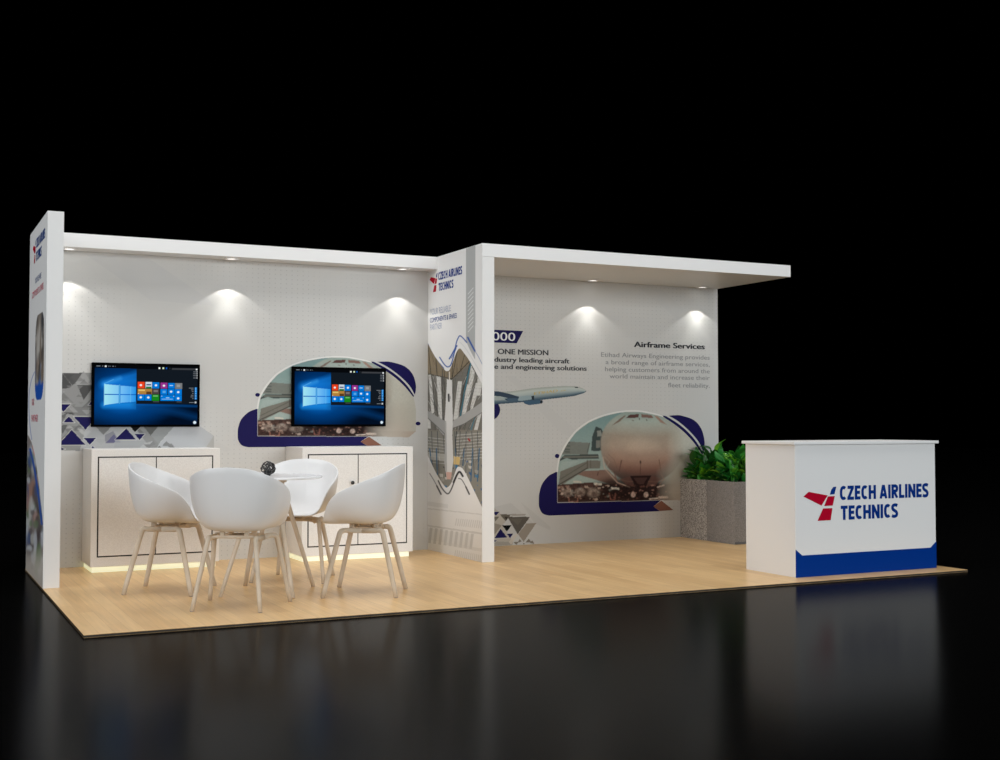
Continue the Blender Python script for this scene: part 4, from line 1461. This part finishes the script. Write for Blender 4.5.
# ------------------------------------------------------------------ chairs
def make_chair():
    root = thing('tub_chair', '', 'chair', (0, 0, 0), group='white tub chairs around the table')
    half = [(.232, 0, .440), (.236, .105, .441), (.234, .172, .447), (.220, .215, .482), (.192, .243, .556), (.140, .264, .622), (.065, .277, .662),
            (-.02, .277, .699), (-.105, .256, .733), (-.175, .205, .768), (-.218, .120, .797), (-.234, 0, .806)]
    rim_h = catmull(half, 5)
    rim = [Vector(p) for p in rim_h] + [Vector((p.x, -p.y, p.z)) for p in rim_h[-2:0:-1]]
    nr = len(rim)
    c0 = Vector((-.01, 0, .433))
    nt_ = 20
    bm = bmesh.new()
    rings = [[bm.verts.new(c0)]]
    for j in range(1, nt_ + 1):
        t = j / nt_
        ring = []
        for p in rim:
            F = .86 * sin(t * pi / 2) + .14 * t
            hgt = max(p.z - c0.z, 0)
            G = (1 - cos(t * pi / 2)) ** 1.35
            lean = 1.0
            F2 = F ** (1.0 - .42 * min(hgt / .3, 1))
            ring.append(bm.verts.new((c0.x + (p.x - c0.x) * F2 * lean, p.y * F2, c0.z + hgt * G)))
        rings.append(ring)
    for i in range(nr):
        bm.faces.new((rings[0][0], rings[1][i], rings[1][(i + 1) % nr]))
    for a_, b_ in zip(rings[1:], rings[2:]):
        for i in range(nr):
            j = (i + 1) % nr
            bm.faces.new((a_[i], a_[j], b_[j], b_[i]))
    bmesh.ops.recalc_face_normals(bm, faces=bm.faces)
    for v in bm.verts:
        v.co.y *= .975
        v.co.z = .433 + (v.co.z - .433) * .975
    sh = build('seat_shell', bm, M['shell'], root, smooth=True)
    md = sh.modifiers.new('thickness', 'SOLIDIFY')
    md.thickness = .009
    md.offset = 0
    md2 = sh.modifiers.new('rounding', 'BEVEL')
    md2.width = .003
    md2.segments = 2
    md2.limit_method = 'ANGLE'
    # legs: each side an inverted U
    for sy in (-1, 1):
        for sx in (-1, 1):
            wy = .242 if sx > 0 else .194
            foot = Vector((sx * .217, sy * wy, .002))
            knee = Vector((sx * .128, sy * (wy - .055), .375))
            top = Vector((sx * .085, sy * .143, .394))
            pts = [foot + (knee - foot) * (k / 6) for k in range(7)]
            ctrl = knee + (knee - foot).normalized() * .03
            for k in range(1, 7):
                t = k / 6
                pts.append((1 - t) ** 2 * knee + 2 * t * (1 - t) * ctrl + t * t * top)
            pts.append(Vector((sx * .0, sy * .143, .394)))
            rad = [.0115 + .0015 * min(1, k / 6) for k in range(len(pts))]
            bm = bmesh.new()
            tube(bm, pts, rad, 12, aspect=1.25, side=(0, 1, 0) if False else (sx * .9, 0, .2))
            lg_ = build('leg', bm, M['legwood'], root, smooth=True)
            bm = bmesh.new()
            lathe(bm, [(0, 0), (.010, 0), (.0105, .004), (0, .004)], 14, (foot.x, foot.y, 0.0))
            build('glide', bm, M['foot'], lg_)
    bm = bmesh.new()
    for x in (-.075, .075):
        tube(bm, [(x, -.15, .392), (x, -.10, .401), (x, .10, .401), (x, .15, .392)], .0095, 10, aspect=1.3, side=(1, 0, 0))
    box(bm, -.085, -.045, .396, .085, .045, .408, bevel=.003)
    build('crossbar', bm, M['legwood'], root)
    for i, (x, y) in enumerate([(-.06, -.07), (.06, -.07), (-.06, .07), (.06, .07)]):
        pass
    bm = bmesh.new()
    for (x, y) in [(-.075, -.07), (.075, -.07), (-.075, .07), (.075, .07)]:
        box(bm, x - .014, y - .012, .405, x + .014, y + .012, .438, bevel=.002)
    build('spacer', bm, M['legwood'], root)
    return root


S_ = .8945
chairs = [((.776, 1.59), -29.6, 'white tub chair beside the cabinet nearest the end wall'),
          ((1.026, .660), 57.7, 'white tub chair with its back turned, nearest platform front edge'),
          ((1.965, .877), 149.5, 'white tub chair in side profile, nearest divider wall'),
          ((1.757, 1.811), 237, 'white tub chair behind the table showing its open seat')]
proto = None
for (x, y), ang, lab in chairs:
    if proto is None:
        r = proto = make_chair()
    else:
        r = proto.copy()
        COL.objects.link(r)
        for ch in list(proto.children):
            c = ch.copy()
            COL.objects.link(c)
            c.parent = r
            for gch in ch.children:
                k = gch.copy()
                COL.objects.link(k)
                k.parent = c
    r.location = (x * S_, y * S_, 0)
    r.rotation_euler = (0, 0, radians(ang))
    r['label'] = lab

# ------------------------------------------------------------------ table
TX, TY = 1.233, 1.097
tb = thing('round_table', 'small round white table on four splayed wooden legs', 'table', (TX, TY, 0), radians(58.9))
bm = bmesh.new()
lathe(bm, [(0, .701), (.322, .701), (.328, .704), (.328, .713), (.325, .716), (0, .716)], 72)
build('table_top', bm, M['tabletop'], tb)
for sx in (-1, 1):
    for sy in (-1, 1):
        bm = bmesh.new()
        a_ = Vector((sx * .2575, sy * .2575 * .86, .001))
        b_ = Vector((sx * .055, sy * .055, .698))
        pts = [a_.lerp(b_, k / 6) for k in range(7)]
        tube(bm, pts, [.0105 + .004 * k / 6 for k in range(7)], 12, aspect=1.25, side=(-sy, sx, 0))
        build('leg', bm, M['legwood'], tb, smooth=True)
bm = bmesh.new()
box(bm, -.09, -.09, .672, .09, .09, .7005, bevel=.006)
build('hub', bm, M['legwood'], tb)

# black tangle ornament
bm = bmesh.new()
rnd = random.Random(21)
for i in range(26):
    ax = Vector((rnd.gauss(0, 1), rnd.gauss(0, 1), rnd.gauss(0, 1))).normalized()
    u_ = ax.orthogonal().normalized()
    w_ = ax.cross(u_)
    off_ = rnd.uniform(-.55, .55)
    R0 = rnd.uniform(.034, .044)
    a0_ = rnd.uniform(0, 6.28)
    ln = rnd.uniform(2.5, 5.5)
    pts = []
    for k in range(19):
        t = a0_ + ln * k / 18
        rr = R0 * math.sqrt(1 - off_ ** 2)
        q = u_ * cos(t) * rr + w_ * sin(t) * rr + ax * off_ * R0
        q += Vector((sin(3 * t + i), cos(4 * t), sin(5 * t + 2 * i))) * .003
        q.z *= .95
        pts.append(q)
    tube(bm, pts, .0032, 7)
orn = build('black_ornament', bm, M['tangle'], None, smooth=True)
orn.location = (TX - .005, TY, .7365 + .0455)
tag(orn, 'small black tangled ball ornament on the round white table', 'ornament')
zmin = min(v.co.z for v in orn.data.vertices)
orn.location.z = .7162 - zmin


# ------------------------------------------------------------------ planters
def leaf(bm, tl, base, d, length, width, curl, tone, roll=0.0):
    d = d.normalized()
    side = d.cross(Vector((0, 0, 1)))
    if side.length < .1:
        side = Vector((1, 0, 0))
    side.normalize()
    side = Matrix.Rotation(roll, 3, d) @ side
    nrm = side.cross(d).normalized()
    n = 7
    rows = []
    for i in range(n + 1):
        t = i / n
        c = base + d * (length * t) + nrm * (-curl * length * t * t)
        w = width * (sin(pi * min(t * .93 + .07, 1) ** .85)) * .5 + .0008
        row = [bm.verts.new(c - side * w + nrm * w * .35), bm.verts.new(c), bm.verts.new(c + side * w + nrm * w * .35)]
        for v in row:
            v[tl] = tone
        rows.append(row)
    for a_, b_ in zip(rows, rows[1:]):
        for k in (0, 1):
            bm.faces.new((a_[k], a_[k + 1], b_[k + 1], b_[k]))


def make_planter(y0, y1, material, label, seed, tall):
    x0, x1, h = 5.606, 6.0, .535
    cx, cy = (x0 + x1) / 2, (y0 + y1) / 2
    root = thing('planter_box', label, 'planter', (cx, cy, 0), group='square stone planters')
    hx, hy = (x1 - x0) / 2, (y1 - y0) / 2
    t = .022
    bm = bmesh.new()
    z0 = .0
    co = [(-hx, -hy), (hx, -hy), (hx, hy), (-hx, hy)]
    ci = [(-hx + t, -hy + t), (hx - t, -hy + t), (hx - t, hy - t), (-hx + t, hy - t)]
    rows = [[bm.verts.new((x, y, .0005)) for x, y in co], [bm.verts.new((x, y, h)) for x, y in co], [bm.verts.new((x, y, h)) for x, y in ci], [bm.verts.new((x, y, h - .08)) for x, y in ci]]
    for a_, b_ in zip(rows, rows[1:]):
        for i in range(4):
            j = (i + 1) % 4
            bm.faces.new((a_[i], a_[j], b_[j], b_[i]))
    bm.faces.new(rows[0][::-1])
    bm.faces.new(rows[3])
    build('planter_body', bm, material, root)
    build('soil', boxbm(-hx + t + .001, -hy + t + .001, h - .079, hx - t - .001, hy - t - .001, h - .03), M['soil'], root)
    build('front_skirting', boxbm(-hx + .004, -hy - .004, .004, hx - .004, -hy - .0005, .022), M['plinth'], root)
    rnd = random.Random(seed)
    bm = bmesh.new()
    tl = bm.verts.layers.float.new('tone')
    for k in range(330):
        a_ = rnd.uniform(0, 2 * pi)
        rr = math.sqrt(rnd.random())
        bx, by = rr * cos(a_) * hx * .8, rr * sin(a_) * hy * .8
        up = rnd.uniform(.0, .34) * (1 - .4 * rr)
        out = Vector((bx * 3 + rnd.gauss(0, .35), by * 3 + rnd.gauss(0, .35), rnd.uniform(.3, 1.5)))
        ln = rnd.uniform(.09, .17)
        tone = min(1, max(0, rnd.gauss(.45, .25)))
        leaf(bm, tl, Vector((bx, by, h - .03 + up * rnd.random())), out, ln, ln * rnd.uniform(.38, .55), rnd.uniform(.1, .6), tone, rnd.uniform(-.8, .8))
    for (lx, ly, tilt, ln) in tall:
        for q in range(3):
            d = Vector((tilt + rnd.gauss(0, .12), rnd.gauss(0, .12), 1))
            leaf(bm, tl, Vector((lx, ly, h)), d, ln * rnd.uniform(1.2, 1.45), .062, rnd.uniform(.02, .2), rnd.uniform(.4, .7), rnd.uniform(-.5, .5))
    for v in bm.verts:
        v.co.y = max(-hy + .002, min(hy - .002, v.co.y))
        if v.co.z < h + .06:
            v.co.x = max(-hx + .002, v.co.x)
        v.co.x = max(-hx - .02, v.co.x)
    # stems
    for k in range(14):
        bx, by = rnd.uniform(-hx, hx) * .7, rnd.uniform(-hy, hy) * .7
        before = set(bm.verts)
        tube(bm, [(bx, by, h - .035), (bx * 1.05, by * 1.05, h + .05), (bx * 1.1, by * 1.1, h + .09)], .003, 5)
        for v in bm.verts:
            if v not in before:
                v[tl] = .2
    me = bpy.data.meshes.new('foliage')
    bm.to_mesh(me)
    bm.free()
    for p_ in me.polygons:
        p_.use_smooth = True
    link('foliage', me, M['leaf'], root)
    return root


make_planter(2.172, 2.568, M['planter2'], 'square dark stone planter of green leaves beside the counter', 4, [(-.02, -.12, .1, .17), (.1, -.15, -.1, .15), (-.14, -.1, .0, .15)])
make_planter(2.572, 2.974, M['planter'], 'square speckled stone planter of green leaves against back wall', 5, [(-.08, -.02, .15, .15), (.1, .05, .1, .1)])

# ------------------------------------------------------------------ downlights
def make_downlight():
    root = thing('downlight', '', 'downlight', (0, 0, 0), group='round downlights')
    bm = bmesh.new()
    lathe(bm, [(.040, 0.0), (.040, -.006), (.046, -.010), (.056, -.009), (.060, -.0004), (.060, 0)], 40)
    build('trim_ring', bm, M['ring'], root, smooth=True)
    bm = bmesh.new()
    lathe(bm, [(0, -.0045), (.030, -.0045), (.0395, -.002), (.0395, -.0005), (0, -.0005)], 40)
    build('lens', bm, M['lens'], root, smooth=True)
    return root


lamps = [(.255, 2.872, BZ, 'small round downlight beside end wall under the bulkhead'), (1.428, 2.872, BZ, 'small round downlight midway along the bulkhead underside'),
         (2.828, 2.872, BZ, 'small round downlight under bulkhead nearest the divider wall'), (4.624, 2.875, BZ + .001, 'small round downlight in canopy above the airliner nose mural'),
         (5.80, 2.885, BZ + .001, 'small round downlight in canopy at its free corner')]
proto = None
for x, y, z, lab in lamps:
    if proto is None:
        r = proto = make_downlight()
    else:
        r = proto.copy()
        COL.objects.link(r)
        for ch in list(proto.children):
            c = ch.copy()
            COL.objects.link(c)
            c.parent = r
    r.location = (x, y, z)
    r['label'] = lab
    # its beam
    ld = bpy.data.lights.new('downlight_beam', 'SPOT')
    ld.energy = 1.9
    ld.color = (1.0, 0.975, 0.92)
    ld.spot_size = radians(112)
    ld.spot_blend = .12
    ld.shadow_soft_size = .01
    lo = bpy.data.objects.new('downlight_beam', ld)
    COL.objects.link(lo)
    lo.location = (x, y, z - .155)
    ld2 = bpy.data.lights.new('downlight_core', 'SPOT')
    ld2.energy = 3.4
    ld2.color = (1.0, 0.985, 0.94)
    ld2.spot_size = radians(64)
    ld2.spot_blend = .5
    ld2.shadow_soft_size = .01
    lo = bpy.data.objects.new('downlight_core', ld2)
    COL.objects.link(lo)
    lo.location = (x, y, z - .125)

# ------------------------------------------------------------------ hall lighting
def area(name, loc, target, sx, sy, energy, color=(1, 1, 1)):
    ld = bpy.data.lights.new(name, 'AREA')
    ld.shape = 'RECTANGLE'
    ld.size, ld.size_y = sx, sy
    ld.energy = energy
    ld.color = color
    o_ = bpy.data.objects.new(name, ld)
    COL.objects.link(o_)
    o_.location = loc
    o_.rotation_euler = (Vector(target) - Vector(loc)).to_track_quat('-Z', 'Y').to_euler()
    return o_


area('hall_light_front', (7.0, -17.5, 3.9), (3.2, 2, 1), 14, 5, 1880, (.93, .98, 1.0))
area('hall_light_side', (-13, -3, 6), (2, 2, 1), 8, 6, 1150, (.95, .98, 1.0))
area('hall_light_overhead', (2.8, 0.1, 9), (2.8, 1.2, 0), 12, 6, 730, (1, .98, .95))

wd_ = bpy.data.worlds.new('hall_darkness')
wd_.use_nodes = True
wd_.node_tree.nodes['Background'].inputs[0].default_value = (0, 0, 0, 1)
wd_.node_tree.nodes['Background'].inputs[1].default_value = 0
scene.world = wd_

# ------------------------------------------------------------------ camera and view
cd = bpy.data.cameras.new('camera')
cd.sensor_width = 36
cd.lens = FPX * 36 / 1000
co_ = bpy.data.objects.new('camera', cd)
COL.objects.link(co_)
co_.location = CAM.tolist()
co_.rotation_euler = (pi / 2 + PITCH, 0, -YAW)
scene.camera = co_
scene.cycles.diffuse_bounces = 8
vs = scene.view_settings
scene.display_settings.display_device = 'sRGB'
vs.view_transform = 'Standard'
vs.look = 'None'
vs.exposure = 0
vs.gamma = 1
vs.use_curve_mapping = False
